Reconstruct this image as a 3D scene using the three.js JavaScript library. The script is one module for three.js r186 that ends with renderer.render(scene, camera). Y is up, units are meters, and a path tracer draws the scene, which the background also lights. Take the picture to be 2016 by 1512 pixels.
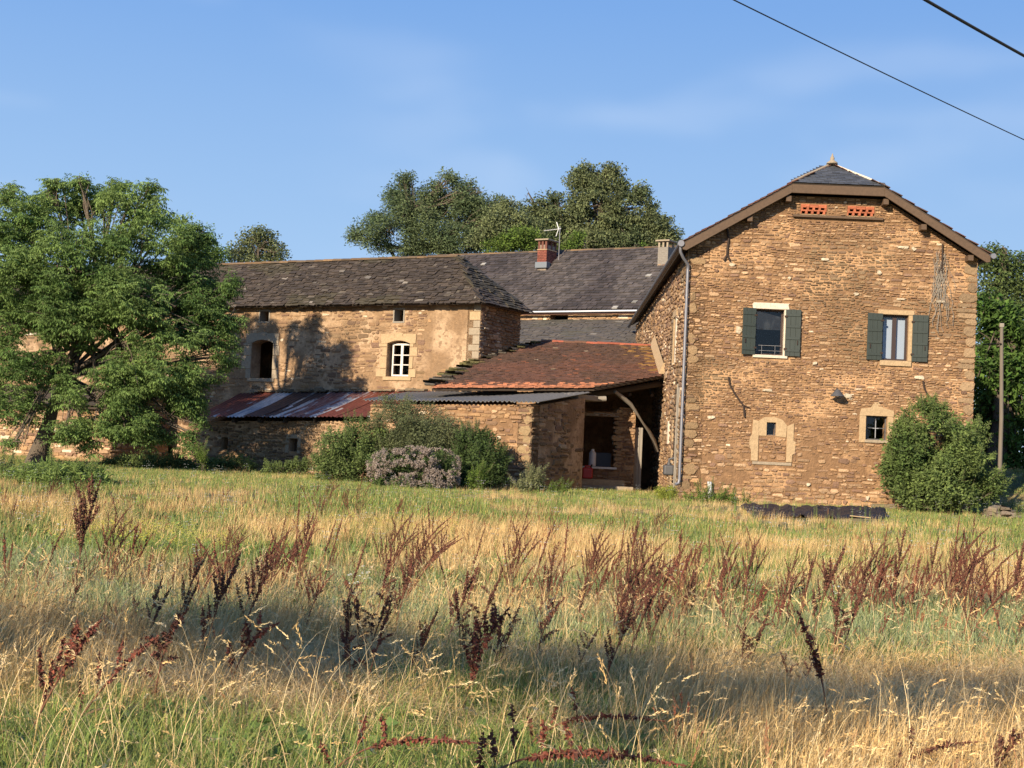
import * as THREE from 'three';
import { RoundedBoxGeometry } from 'three/addons/geometries/RoundedBoxGeometry.js';

// ---------------------------------------------------------------- camera, sky, sun, exposure
const scene = new THREE.Scene();
const FOCAL = 2800, PITCH = Math.atan(120 / 2800), ROLL = THREE.MathUtils.degToRad(2.6);
const camera = new THREE.PerspectiveCamera(THREE.MathUtils.radToDeg(2 * Math.atan(756 / FOCAL)), 4 / 3, 0.1, 6000);
camera.position.set(0, 1.26, 0);
camera.rotation.set(PITCH, 0, ROLL, 'YXZ');
camera.updateMatrixWorld();
scene.add(camera);

const SUN = new THREE.Vector3(-0.645, 0.50, 1.0).normalize();
const sun = new THREE.DirectionalLight(new THREE.Color().setRGB(1.0, 0.84, 0.63), 5.0);
sun.position.copy(SUN).multiplyScalar(90).add(new THREE.Vector3(0, 0, -35));
sun.target.position.set(0, 0, -35); scene.add(sun, sun.target);
sun.castShadow = true; sun.shadow.mapSize.set(4096, 4096); sun.shadow.radius = 1.2;
Object.assign(sun.shadow.camera, { left: -45, right: 45, top: 40, bottom: -40, near: 1, far: 220 });

// ---------------------------------------------------------------- numbers
function RNG(seed) { let a = seed >>> 0; return () => { a = (a + 0x6D2B79F5) >>> 0; let t = a; t = Math.imul(t ^ (t >>> 15), t | 1); t ^= t + Math.imul(t ^ (t >>> 7), t | 61); return ((t ^ (t >>> 14)) >>> 0) / 4294967296; }; }
const lerp = (a, b, t) => a + (b - a) * t, clamp = (x, a = 0, b = 1) => Math.min(b, Math.max(a, x));
const sstep = (a, b, x) => { const t = clamp((x - a) / (b - a)); return t * t * (3 - 2 * t); };
function hash3(x, y, z) { let h = Math.imul(x | 0, 374761393) ^ Math.imul(y | 0, 668265263) ^ Math.imul(z | 0, 2147483647 ^ 0x5bd1e995); h = Math.imul(h ^ (h >>> 13), 1274126177); h ^= h >>> 16; h = Math.imul(h, 0x85ebca6b); return ((h ^ (h >>> 13)) >>> 0) / 4294967296; }
function vnoise(x, y, z = 0, per = 0) {
  const X = Math.floor(x), Y = Math.floor(y), Z = Math.floor(z); let fx = x - X, fy = y - Y, fz = z - Z;
  fx = fx * fx * (3 - 2 * fx); fy = fy * fy * (3 - 2 * fy); fz = fz * fz * (3 - 2 * fz);
  const w = per ? (a) => ((a % per) + per) % per : (a) => a, H = (i, j, k) => hash3(w(X + i), w(Y + j), Z + k);
  const a = lerp(lerp(H(0, 0, 0), H(1, 0, 0), fx), lerp(H(0, 1, 0), H(1, 1, 0), fx), fy);
  if (fz === 0) return a;
  return lerp(a, lerp(lerp(H(0, 0, 1), H(1, 0, 1), fx), lerp(H(0, 1, 1), H(1, 1, 1), fx), fy), fz);
}
function fbm(x, y, o = 4, z = 0, per = 0) { let s = 0, a = 0.5, t = 0; for (let i = 0; i < o; i++) { s += a * vnoise(x, y, z + i * 7, per); t += a; a *= 0.5; x *= 2; y *= 2; if (per) per *= 2; } return s / t; }
const V = (x, y, z) => new THREE.Vector3(x, y, z);
// fixed copy of the camera pose; image position and depth give a scene point
const EYE_POS = V(0, 1.26, 0), EYE_QUAT = new THREE.Quaternion().setFromEuler(new THREE.Euler(PITCH, 0, ROLL, 'YXZ'));
function at(px, py, depth) { const d = V((px - 1008) / FOCAL, -(py - 756) / FOCAL, -1).applyQuaternion(EYE_QUAT); return d.multiplyScalar(depth / -d.z).add(EYE_POS); }

// ---------------------------------------------------------------- sky
{
  const W = 1024, H = 512, data = new Float32Array(W * H * 4);
  const stops = [[-0.2, [0.184, 0.198, 0.184]], [-0.02, [0.313, 0.386, 0.460]], [0, [0.368, 0.478, 0.589]], [0.10, [0.262, 0.400, 0.584]], [0.30, [0.136, 0.269, 0.529]], [0.55, [0.087, 0.195, 0.442]], [1, [0.055, 0.133, 0.340]]];
  for (let j = 0; j < H; j++) for (let i = 0; i < W; i++) {
    const el = ((j + 0.5) / H - 0.5) * Math.PI, az = ((i + 0.5) / W - 0.5) * 2 * Math.PI, y = Math.sin(el);
    let k = 0; while (k < stops.length - 2 && y > stops[k + 1][0]) k++;
    const t = clamp((y - stops[k][0]) / (stops[k + 1][0] - stops[k][0]));
    const c = [0, 1, 2].map((q) => lerp(stops[k][1][q], stops[k + 1][1][q], t));
    // thin high wisps everywhere in the lower sky
    const n = fbm(az * 6 + 40, el * 26 + 3, 5), m = fbm(az * 2.3 + 11, el * 5 + 8, 3);
    const wisp = 0.16 * sstep(0.50, 0.78, n) * sstep(0.44, 0.62, m) * sstep(0.02, 0.12, y);
    const o = (j * W + i) * 4;
    for (let q = 0; q < 3; q++) data[o + q] = lerp(c[q], [0.55, 0.61, 0.70][q], wisp);
    data[o + 3] = 1;
  }
  const tex = new THREE.DataTexture(data, W, H, THREE.RGBAFormat, THREE.FloatType);
  tex.mapping = THREE.EquirectangularReflectionMapping; tex.magFilter = tex.minFilter = THREE.LinearFilter; tex.wrapS = THREE.RepeatWrapping; tex.needsUpdate = true;
  scene.background = tex; scene.environment = tex;
}
const renderer = new THREE.WebGLRenderer({ antialias: true });
renderer.toneMapping = THREE.LinearToneMapping; renderer.toneMappingExposure = 1.55;
renderer.shadowMap.enabled = true;

// ---------------------------------------------------------------- mesh helpers
class MB { // triangles with normals, colours and uv in metres
  constructor() { this.p = []; this.n = []; this.c = []; this.u = []; }
  vtx(p, n, c, u, v) { this.p.push(p.x, p.y, p.z); this.n.push(n.x, n.y, n.z); this.c.push(c[0], c[1], c[2]); this.u.push(u, v); }
  tri(a, b, c, col, N) {
    const n = N || V().subVectors(b, a).cross(V().subVectors(c, a)).normalize();
    const ax = Math.abs(n.x), ay = Math.abs(n.y), az = Math.abs(n.z);
    for (const p of [a, b, c]) { const [u, v] = ay >= ax && ay >= az ? [p.x, -p.z] : ax >= az ? [p.z, p.y] : [p.x, p.y]; this.vtx(p, n, col, u, v); }
  }
  quad(a, b, c, d, col) { this.tri(a, b, c, col); this.tri(a, c, d, col); }
  box(x0, x1, y0, y1, z0, z1, col = WHITE, f = (p) => p) {
    const P = [[x0, y0, z0], [x1, y0, z0], [x1, y1, z0], [x0, y1, z0], [x0, y0, z1], [x1, y0, z1], [x1, y1, z1], [x0, y1, z1]].map((q) => f(V(...q)));
    for (const [a, b, c, d] of [[4, 5, 6, 7], [1, 0, 3, 2], [5, 1, 2, 6], [0, 4, 7, 3], [7, 6, 2, 3], [0, 1, 5, 4]]) this.quad(P[a], P[b], P[c], P[d], col);
    return this;
  }
  tube(pts, rad, seg = 6, col = WHITE, cap = true) {
    const n = pts.length, rings = []; let ref = V(0.13, 0.97, 0.21); let len = 0;
    for (let i = 0; i < n; i++) {
      const t = V().subVectors(pts[Math.min(n - 1, i + 1)], pts[Math.max(0, i - 1)]).normalize();
      if (Math.abs(t.dot(ref)) > 0.93) ref = V(0.94, 0.1, 0.33);
      const a = V().crossVectors(t, ref).normalize(), b = V().crossVectors(t, a).normalize(), r = typeof rad === 'function' ? rad(i / (n - 1)) : rad;
      if (i) len += pts[i].distanceTo(pts[i - 1]);
      rings.push({ r: [...Array(seg)].map((_, k) => { const an = k / seg * 2 * Math.PI, d = a.clone().multiplyScalar(Math.cos(an)).addScaledVector(b, Math.sin(an)); return { p: pts[i].clone().addScaledVector(d, r), n: d }; }), len, r0: r });
    }
    for (let i = 0; i + 1 < n; i++) for (let k = 0; k < seg; k++) {
      const A = rings[i], B = rings[i + 1], q = (k + 1) % seg, w = 2 * Math.PI * A.r0 / seg;
      const put = (v, u, l) => this.vtx(v.p, v.n, col, u * w, l);
      put(A.r[k], k, A.len); put(B.r[q], k + 1, B.len); put(B.r[k], k, B.len); put(A.r[k], k, A.len); put(A.r[q], k + 1, A.len); put(B.r[q], k + 1, B.len);
    }
    if (cap) for (const [R, e, s] of [[rings[0], 0, -1], [rings[n - 1], n - 1, 1]]) for (let k = 1; k + 1 < seg; k++) s < 0 ? this.tri(R.r[0].p, R.r[k + 1].p, R.r[k].p, col) : this.tri(R.r[0].p, R.r[k].p, R.r[k + 1].p, col);
    return this;
  }
  geo() {
    const g = new THREE.BufferGeometry();
    g.setAttribute('position', new THREE.Float32BufferAttribute(this.p, 3)); g.setAttribute('normal', new THREE.Float32BufferAttribute(this.n, 3));
    g.setAttribute('color', new THREE.Float32BufferAttribute(this.c, 3)); g.setAttribute('uv', new THREE.Float32BufferAttribute(this.u, 2)); return g;
  }
  get empty() { return !this.p.length; }
}
const WHITE = [1, 1, 1];
const used = new Map();
function numbered(name) { const k = used.get(name) || 0; used.set(name, k + 1); return k ? `${name}_${String(k).padStart(3, '0')}` : name; }
function add(name, geo, mat, parent) { const m = new THREE.Mesh(geo instanceof MB ? geo.geo() : geo, mat); m.castShadow = m.receiveShadow = true; m.name = parent === scene ? numbered(name) : name; parent.add(m); return m; }
function tag(o, label, category, group, kind) { if (label) o.userData.label = label; if (category) o.userData.category = category; if (group) o.userData.group = group; if (kind) o.userData.kind = kind; return o; }
function thing(name, label, category, pos = [0, 0, 0], turn = 0, group) { const o = new THREE.Group(); o.name = numbered(name); o.position.set(...pos); o.rotation.y = turn; scene.add(o); return tag(o, label, category, group); }
function rbox(parent, name, mat, x0, x1, y0, y1, z0, z1, r = 0.008) {
  const w = x1 - x0, h = y1 - y0, d = z1 - z0, g = new RoundedBoxGeometry(w, h, d, 1, Math.min(r, w / 3, h / 3, d / 3));
  const p = g.attributes.position, n = g.attributes.normal, u = g.attributes.uv;
  for (let i = 0; i < p.count; i++) { const ax = Math.abs(n.getX(i)), ay = Math.abs(n.getY(i)), az = Math.abs(n.getZ(i)); ay >= ax && ay >= az ? u.setXY(i, p.getX(i) + x0, p.getZ(i)) : ax >= az ? u.setXY(i, p.getZ(i), p.getY(i) + y0) : u.setXY(i, p.getX(i) + x0, p.getY(i) + y0); }
  g.deleteAttribute('color'); const m = add(name, g, mat, parent); m.position.set((x0 + x1) / 2, (y0 + y1) / 2, (z0 + z1) / 2); return m;
}

// ---------------------------------------------------------------- textures and materials
function tex(size, fn, rep = 1, srgb = true) {
  const d = new Uint8Array(size * size * 4);
  for (let j = 0; j < size; j++) for (let i = 0; i < size; i++) { const c = fn(i / size, j / size), o = (j * size + i) * 4; for (let k = 0; k < 3; k++) { const v = clamp(Array.isArray(c) ? c[k] : c); d[o + k] = 255 * (srgb ? (v <= 0.0031308 ? v * 12.92 : 1.055 * Math.pow(v, 1 / 2.4) - 0.055) : v); } d[o + 3] = 255; }
  const t = new THREE.DataTexture(d, size, size); t.wrapS = t.wrapT = THREE.RepeatWrapping; t.magFilter = THREE.LinearFilter; t.minFilter = THREE.LinearMipmapLinearFilter; t.generateMipmaps = true;
  if (srgb) t.colorSpace = THREE.SRGBColorSpace; t.repeat.set(rep, rep); t.needsUpdate = true; return t;
}
const mix3 = (a, b, t) => [lerp(a[0], b[0], t), lerp(a[1], b[1], t), lerp(a[2], b[2], t)], mul3 = (a, k) => [a[0] * k, a[1] * k, a[2] * k];
const gritMap = tex(512, (x, y) => 0.62 + 0.34 * fbm(x * 24, y * 24, 4, 0, 24) + 0.18 * (fbm(x * 90, y * 90, 2, 5, 90) - 0.5), 0.9);
const gritBump = tex(512, (x, y) => fbm(x * 24, y * 24, 5, 3, 24), 1.4, false);
const mortarMap = tex(512, (x, y) => { const a = fbm(x * 5, y * 5, 5, 1, 5), b = fbm(x * 40, y * 40, 3, 2, 40); return mul3(mix3([0.235, 0.135, 0.068], [0.46, 0.28, 0.145], sstep(0.45, 0.70, a)), 0.7 + 0.6 * b); }, 0.3);
const plasterMap = tex(512, (x, y) => { const a = fbm(x * 4, y * 4, 5, 4, 4), b = fbm(x * 50, y * 50, 3, 6, 50), s = sstep(0.62, 0.7, fbm(x * 26, y * 26, 3, 9, 26)); return mix3(mul3(mix3([0.27, 0.170, 0.092], [0.47, 0.325, 0.20], sstep(0.36, 0.72, a)), 0.75 + 0.5 * b), [0.25, 0.16, 0.09], s * 0.8); }, 0.32);
const woodMap = tex(256, (x, y) => 0.7 + 0.3 * fbm(x * 32, y * 4, 4, 2, 4), 1.3);
const metalMap = tex(512, (x, y) => { const a = fbm(x * 6, y * 3, 4, 3, 3), b = fbm(x * 50, y * 50, 2, 3, 50); return 0.62 + 0.4 * a + 0.2 * (b - 0.5); }, 0.5);
const std = (color, o = {}) => new THREE.MeshStandardMaterial({ color: new THREE.Color().setRGB(...color), roughness: 0.9, ...o });
const M = {
  stone: std(WHITE, { vertexColors: true, map: gritMap, bumpMap: gritBump, bumpScale: 0.022, roughness: 0.95 }),
  mortar: std(WHITE, { map: mortarMap, bumpMap: gritBump, bumpScale: 0.02, roughness: 1 }),
  plaster: std(WHITE, { map: plasterMap, bumpMap: gritBump, bumpScale: 0.02, roughness: 1 }),
  dressed: std([0.55, 0.39, 0.22], { map: gritMap, bumpMap: gritBump, bumpScale: 0.008 }),
  dressedGrey: std([0.42, 0.34, 0.24], { map: gritMap, bumpMap: gritBump, bumpScale: 0.008 }),
  paleStone: std([0.80, 0.69, 0.54], { map: gritMap, bumpMap: gritBump, bumpScale: 0.006 }),
  tile: std(WHITE, { vertexColors: true, map: gritMap, bumpMap: gritBump, bumpScale: 0.006, roughness: 0.92 }),
  deck: std([0.07, 0.05, 0.035], { map: woodMap }),
  soffit: std([0.05, 0.035, 0.025], { map: woodMap }),
  barge: std([0.135, 0.083, 0.048], { map: gritMap, roughness: 0.75 }),
  beam: std([0.055, 0.04, 0.028], { map: woodMap }),
  greyWood: std([0.34, 0.30, 0.245], { map: woodMap }),
  shutter: std([0.040, 0.052, 0.043], { map: woodMap, roughness: 0.55 }),
  iron: std([0.045, 0.028, 0.02], { roughness: 0.8, metalness: 0.2 }),
  zinc: std([0.23, 0.23, 0.25], { roughness: 0.5, metalness: 0.45 }),
  darkZinc: std([0.10, 0.10, 0.105], { roughness: 0.6, metalness: 0.3 }),
  whitePaint: std([0.78, 0.74, 0.66], { map: woodMap, roughness: 0.6 }),
  white: std([0.8, 0.8, 0.78], { roughness: 0.5 }),
  pvc: std([0.62, 0.63, 0.66], { roughness: 0.45 }),
  frameDark: std([0.045, 0.028, 0.024], { roughness: 0.5 }),
  glass: new THREE.MeshPhysicalMaterial({ color: 0xffffff, roughness: 0.03, transmission: 1, thickness: 0, ior: 1.5 }),
  reflection_panel: std([0.30, 0.36, 0.44], { roughness: 1 }),
  brick: std(WHITE, { vertexColors: true, map: gritMap, bumpMap: gritBump, bumpScale: 0.005 }),
  slate: std(WHITE, { vertexColors: true, map: gritMap, roughness: 0.6 }),
  metalSheet: std(WHITE, { vertexColors: true, map: metalMap, roughness: 0.55, metalness: 0.15 }),
  cement: std([0.25, 0.24, 0.225], { map: gritMap, bumpMap: gritBump, bumpScale: 0.006, roughness: 0.95 }),
  rubber: std([0.02, 0.02, 0.02], { roughness: 0.7 }),
  red: std([0.50, 0.028, 0.018], { roughness: 0.4 }),
  bark: std([0.16, 0.125, 0.09], { map: gritMap, bumpMap: gritBump, bumpScale: 0.03 }),
  barkPale: std([0.28, 0.235, 0.175], { map: gritMap, bumpMap: gritBump, bumpScale: 0.02 }),
  leaf: new THREE.MeshPhysicalMaterial({ color: 0xffffff, vertexColors: true, roughness: 1, transmission: 0.3, thickness: 0, specularIntensity: 0.3, side: THREE.DoubleSide }),
  grass: new THREE.MeshStandardMaterial({ color: 0xffffff, vertexColors: true, roughness: 0.9, side: THREE.DoubleSide }),
  seed: std(WHITE, { vertexColors: true, roughness: 0.9 }),
  floor: std([0.16, 0.12, 0.08], { map: gritMap }),
};

// ---------------------------------------------------------------- ground
function groundHeight(x, z) {
  const d = -z; let y = -0.42 + 0.42 * sstep(23, 38.5, d);
  y += 0.05 * (fbm(x * 0.35 + 9, z * 0.35 + 4, 3) - 0.5) * (1 - sstep(36, 39, d));
  y += 1.15 * sstep(12.9, 17, x) * sstep(33, 46, d);             // grassy bank beyond the house corner
  return y;
}
const groundMap = tex(1024, (x, y) => { const a = fbm(x * 8, y * 8, 5, 1, 8), b = fbm(x * 120, y * 120, 3, 2, 120); return mul3(mix3([0.075, 0.085, 0.028], [0.27, 0.20, 0.085], sstep(0.34, 0.66, a)), 0.55 + 0.9 * b); }, 0.11);
{
  const N = 240, pos = [], uv = [], idx = [];
  for (let j = 0; j <= N; j++) for (let i = 0; i <= N; i++) {
    const s = i / N * 2 - 1, t = j / N * 2 - 1, x = 42 * s + 2400 * Math.pow(s, 9), z = -26 + 42 * t + 2400 * Math.pow(t, 9);
    pos.push(x, groundHeight(x, z) - 0.01, z); uv.push(x, -z);
    if (i < N && j < N) { const a = j * (N + 1) + i; idx.push(a, a + N + 1, a + 1, a + 1, a + N + 1, a + N + 2); }
  }
  const g = new THREE.BufferGeometry(); g.setAttribute('position', new THREE.Float32BufferAttribute(pos, 3)); g.setAttribute('uv', new THREE.Float32BufferAttribute(uv, 2)); g.setIndex(idx); g.computeVertexNormals();
  tag(add('ground', g, std(WHITE, { map: groundMap, roughness: 1 }), scene), 'dry meadow soil under the long grass', 'ground', null, 'structure');
}

// ---------------------------------------------------------------- masonry and roofing builders
const OCHRES = [[0.40, 0.250, 0.132], [0.335, 0.200, 0.108], [0.47, 0.305, 0.170], [0.27, 0.164, 0.094], [0.235, 0.138, 0.088], [0.42, 0.252, 0.124], [0.35, 0.225, 0.128]];
function stoneColour(r, u, v, o = {}) {
  let c = OCHRES[Math.floor(r() * OCHRES.length)];
  const k = r();
  if (k < (o.pale ?? 0.035)) c = [0.68, 0.55, 0.39]; else if (k < 0.12) c = [0.56, 0.37, 0.215]; else if (k < 0.20) c = [0.25, 0.150, 0.096];
  const stain = sstep(0.55, 0.72, fbm(u * 0.45 + (o.seed || 0), v * 0.6 + 3, 3)); c = mix3(c, [0.18, 0.128, 0.068], 0.6 * stain);
  return mul3(c, (0.84 + 0.42 * r()) * (o.gain || 1));
}
function stoneGeo(mb, r, u0, u1, v0, v1, prot, col, back = -0.02) {
  const w = u1 - u0, h = v1 - v0, cu = Math.min(w, h) * (0.18 + 0.25 * r()), cv = h * (0.2 + 0.2 * r()), j = () => (r() - 0.5) * Math.min(0.05, h * 0.36);
  const out = [[u0 + cu, v0], [u1 - cu, v0], [u1, v0 + cv], [u1, v1 - cv], [u1 - cu, v1], [u0 + cu, v1], [u0, v1 - cv], [u0, v0 + cv]].map(([a, b]) => [a + j(), b + j()]);
  const mu = (u0 + u1) / 2, mv = (v0 + v1) / 2, tu = (r() - 0.5) * 0.5 * prot / w, tv = (r() - 0.5) * 0.7 * prot / h, ins = Math.min(0.016, h * 0.2);
  const base = out.map(([a, b]) => V(a, b, back));
  const face = out.map(([a, b]) => { const fa = mu + (a - mu) * (1 - ins * 2 / w), fb = mv + (b - mv) * (1 - ins * 2 / h); return V(fa, fb, Math.max(0.003, prot + (fa - mu) * tu + (fb - mv) * tv + (r() - 0.5) * 0.006)); });
  const mid = V(mu + j(), mv + j(), prot + 0.004 + r() * 0.008);
  for (let k = 0; k < 8; k++) { const q = (k + 1) % 8; mb.quad(base[k], base[q], face[q], face[k], col); mb.tri(face[k], face[q], mid, col); }
}
function rubbleWall(parent, name, o) {
  const { u0 = 0, u1, v0 = -0.3, top, thick = 0.5, openings = [], rows = [0.07, 0.15], wid = [0.14, 0.46], seed = 1, parts = 300, prot = [0.016, 0.055], plaster, colour = {}, keep } = o;
  const r = RNG(seed), sh = new THREE.Shape(); sh.moveTo(u0, v0); sh.lineTo(u1, v0);
  for (const u of o.topAt || [u1, u0]) sh.lineTo(u, top(u));
  sh.closePath();
  for (const q of openings) if (!q.solid) {
    const h = new THREE.Path(), a = q.arch || 0; h.moveTo(q.u0, q.v0); h.lineTo(q.u0, q.v1 - a);
    if (a) h.quadraticCurveTo((q.u0 + q.u1) / 2, q.v1 + a, q.u1, q.v1 - a); else h.lineTo(q.u1, q.v1);
    h.lineTo(q.u1, q.v0); h.closePath(); sh.holes.push(h);
  }
  const g = new THREE.ExtrudeGeometry(sh, { depth: thick, bevelEnabled: false, curveSegments: 8 }); g.translate(0, 0, -thick);
  const wall = add(name, g, o.back || M.mortar, parent);
  const stones = []; let v = v0 + 0.02;
  while (v < 30) {
    const h = lerp(rows[0], rows[1], Math.pow(r(), 1.3)) * (o.rowScale ? o.rowScale(v) : 1); let u = u0 - 0.02 + r() * 0.06, any = false;
    while (u < u1 - 0.03) {
      const w = clamp(h * lerp(1.0, o.aspect || 3.9, Math.pow(r(), 1.5)), wid[0], wid[1]), a = u, b = Math.min(u1 + 0.012, u + w); u = b + 0.010 + r() * 0.014;
      const wave = 0.13 * (fbm(((a + b) / 2) * 0.5 + seed, v * 0.7, 2) - 0.5) * 2, off = (r() - 0.5) * h * 0.5, y0 = v + wave + off + r() * 0.012, y1 = Math.min(v + wave + off + h * (0.72 + 0.45 * r()) - 0.006, top(a) - 0.01, top(b) - 0.01);
      if (top((a + b) / 2) > v) any = true;
      if (y1 - y0 < 0.026 || y0 < v0 || b - a < 0.05) continue;
      let spans = [[a, b]];
      for (const q of openings) { const m = q.margin ?? 0.01; if (y1 > q.v0 - m && y0 < q.v1 + m) spans = spans.flatMap(([s, e]) => e < q.u0 - m || s > q.u1 + m ? [[s, e]] : [[s, q.u0 - m], [q.u1 + m, e]].filter(([x, y]) => y - x > 0.05)); }
      for (const [s, e] of spans) {
        const mu = (s + e) / 2, mv = (y0 + y1) / 2;
        if (keep && !keep(mu, mv)) continue;
        const pl = plaster ? plaster(mu, mv) : 0;
        if (r() < pl) continue;
        const pr = lerp(prot[0], prot[1], r()) * (1 - 0.6 * pl);
        if (r() < 0.08 && y1 - y0 > 0.12) { const k = lerp(0.4, 0.6, r()), m = lerp(y0, y1, k); stones.push([s, e, y0, m - 0.006, pr], [s, e, m + 0.006, y1, pr]); }
        else stones.push([s, e, y0, y1, pr]);
      }
    }
    if (!any) break; v += h;
  }
  stones.sort((a, b) => (b[1] - b[0]) * (b[3] - b[2]) - (a[1] - a[0]) * (a[3] - a[2]));
  const rest = new MB();
  stones.forEach((s, i) => {
    const mb = i < parts ? new MB() : rest;
    stoneGeo(mb, r, s[0], s[1], s[2], s[3], s[4], stoneColour(r, (s[0] + s[1]) / 2, (s[2] + s[3]) / 2, colour));
    if (i < parts) add('stone', mb, M.stone, wall);
  });
  if (!rest.empty) tag(add('small_stones', rest, M.stone, wall), null, null, null, 'stuff');
  return wall;
}
// flat or uneven tiles laid in courses on a slope: P eave corner, A along the eave, B up the slope (unit vectors)
function layTiles(deck, P, A, B, W, L, o) {
  const { wid, expo, over = 1.6, th = 0.02, seed = 1, parts = 300, jit = 0.01, clip = () => true, colour, name = 'tile', lift = 0.01, mat = M.tile, sagAt = () => 0 } = o, r = RNG(seed), N = V().crossVectors(A, B).normalize(), list = [];
  let row = 0;
  for (let s = 0; s < L - (expo[1] ?? expo) * 0.4; s += lerp(expo[0] ?? expo, expo[1] ?? expo, r()), row++) {
    const e = expo[1] ?? expo; let u = (wid[1] ? 0 : (row % 2) * wid[0] * 0.5) - r() * (wid[1] || 0.01);
    while (u < W) { const w = wid[1] ? lerp(wid[0], wid[1], r()) : wid[0], a = Math.max(0, u), b = Math.min(W, u + w - 0.008); u += w; if (b - a > 0.04 && clip((a + b) / 2, s + e * 0.5)) list.push([a, b, s, Math.min(L, s + e * over), row]); }
  }
  const order = list.map((t, i) => [i, (t[1] - t[0]) * (o.near ? o.near(t) : 1)]).sort((x, y) => y[1] - x[1]).slice(0, parts).map((x) => x[0]), big = new Set(order), rest = new MB();
  list.forEach(([a, b, s0, s1, rw], i) => {
    const mb = big.has(i) ? new MB() : rest, J = () => (r() - 0.5) * 2 * jit, t = th * (0.75 + 0.5 * r()), tip = lift + t * (over - 1) * 1.5 + Math.abs(J()) * 0.8;
    const pt = (u, s, n) => P.clone().addScaledVector(A, u).addScaledVector(B, s).addScaledVector(N, n + sagAt(u, s));
    const q = [[a + J(), s0 + J()], [b + J(), s0 + J()], [b + J() * 0.5, s1], [a + J() * 0.5, s1]], n0 = tip + J() * 0.4, n1 = tip + J() * 0.4, n2 = lift * 0.4;
    const lo = [pt(...q[0], n0), pt(...q[1], n1), pt(...q[2], n2), pt(...q[3], n2)], hi = [pt(...q[0], n0 + t), pt(...q[1], n1 + t), pt(...q[2], n2 + t), pt(...q[3], n2 + t)], col = colour(r, (a + b) / 2, s0, rw);
    mb.quad(hi[0], hi[1], hi[2], hi[3], col); mb.quad(lo[0], lo[1], hi[1], hi[0], col); mb.quad(lo[1], lo[2], hi[2], hi[1], col); mb.quad(lo[3], lo[0], hi[0], hi[3], col); mb.quad(lo[3], lo[2], lo[1], lo[0], col); mb.quad(lo[2], lo[3], hi[3], hi[2], col);
    if (big.has(i)) add(name, mb, mat, deck);
  });
  if (!rest.empty) tag(add(`small_${name}s`, rest, mat, deck), null, null, null, 'stuff');
}
function ridgeTiles(deck, a, b, len, rad, colour, seed) {
  const r = RNG(seed), d = V().subVectors(b, a), n = Math.max(1, Math.round(d.length() / len)); d.divideScalar(n);
  for (let i = 0; i < n; i++) {
    const p = a.clone().addScaledVector(d, i), side = V(d.z, 0, -d.x).normalize(), mb = new MB(), col = colour(r), up = (r() - 0.5) * 0.02;
    const ring = (q, R) => [...Array(7)].map((_, k) => { const an = Math.PI * k / 6; return q.clone().addScaledVector(side, Math.cos(an) * R).add(V(0, Math.sin(an) * R * 0.75 - 0.03 + up, 0)); });
    const A = ring(p, rad * 1.06), B = ring(p.clone().addScaledVector(d, 1.05), rad * 0.94);
    for (let k = 0; k < 6; k++) mb.quad(A[k], B[k], B[k + 1], A[k + 1], col);
    for (let k = 1; k < 6; k++) { mb.tri(A[0], A[k], A[k + 1], col); mb.tri(B[0], B[k + 1], B[k], col); }
    add('ridge_tile', mb, M.tile, deck);
  }
}
function polyMesh(parent, name, pts, mat, thick = 0.06) { // convex outline given counter-clockwise from above, with thickness downward
  const n = V().subVectors(pts[1], pts[0]).cross(V().subVectors(pts[2], pts[0])).normalize(), mb = new MB(), lo = pts.map((p) => p.clone().addScaledVector(n, -thick));
  for (let k = 1; k + 1 < pts.length; k++) { mb.tri(pts[0], pts[k], pts[k + 1], WHITE); mb.tri(lo[0], lo[k + 1], lo[k], WHITE); }
  pts.forEach((p, k) => { const q = (k + 1) % pts.length; mb.quad(lo[k], lo[q], pts[q], p, WHITE); });
  return add(name, mb, mat, parent);
}
// a window in the plane z = const: frame bars, glazing bars and panes
function casement(parent, u0, u1, v0, v1, z, mat, cols, rows, o = {}) {
  const f = o.frame || 0.045, b = o.bar || 0.028, t = 0.045, mb = new MB();
  mb.box(u0, u1, v0, v0 + f, z - t, z); mb.box(u0, u1, v1 - f, v1, z - t, z); mb.box(u0, u0 + f, v0 + f, v1 - f, z - t, z); mb.box(u1 - f, u1, v0 + f, v1 - f, z - t, z);
  const win = add('window', mb, mat, parent), W = (u1 - u0 - 2 * f) / cols, H = (v1 - v0 - 2 * f) / rows;
  for (let i = 1; i < cols; i++) { const c = u0 + f + W * i, w = o.mid && i === cols / 2 ? o.mid : b; add('mullion', new MB().box(c - w / 2, c + w / 2, v0 + f, v1 - f, z - t * 0.9, z - 0.003), mat, win); }
  for (let j = 1; j < rows; j++) { const c = v0 + f + H * j; add('glazing_bar', new MB().box(u0 + f, u1 - f, c - b / 2, c + b / 2, z - t * 0.85, z - 0.006), mat, win); }
  for (let i = 0; i < cols; i++) for (let j = 0; j < rows; j++) add('pane', pane(u0 + f + W * i + 0.004, u0 + f + W * (i + 1) - 0.004, v0 + f + H * j + 0.004, v0 + f + H * (j + 1) - 0.004, z - t * 0.5), M.glass, win);
  return win;
}
function pane(a, b, c, d, z) { const mb = new MB(); mb.quad(V(a, c, z), V(b, c, z), V(b, d, z), V(a, d, z), WHITE); return mb; }
function jag(parent, name, mat, pts, z0, z1) { const s = new THREE.Shape(pts.map(([a, b]) => new THREE.Vector2(a, b))), g = new THREE.ExtrudeGeometry(s, { depth: z1 - z0, bevelEnabled: true, bevelThickness: 0.006, bevelSize: 0.006, bevelSegments: 1 }); g.translate(0, 0, z0); return add(name, g, mat, parent); }
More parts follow.
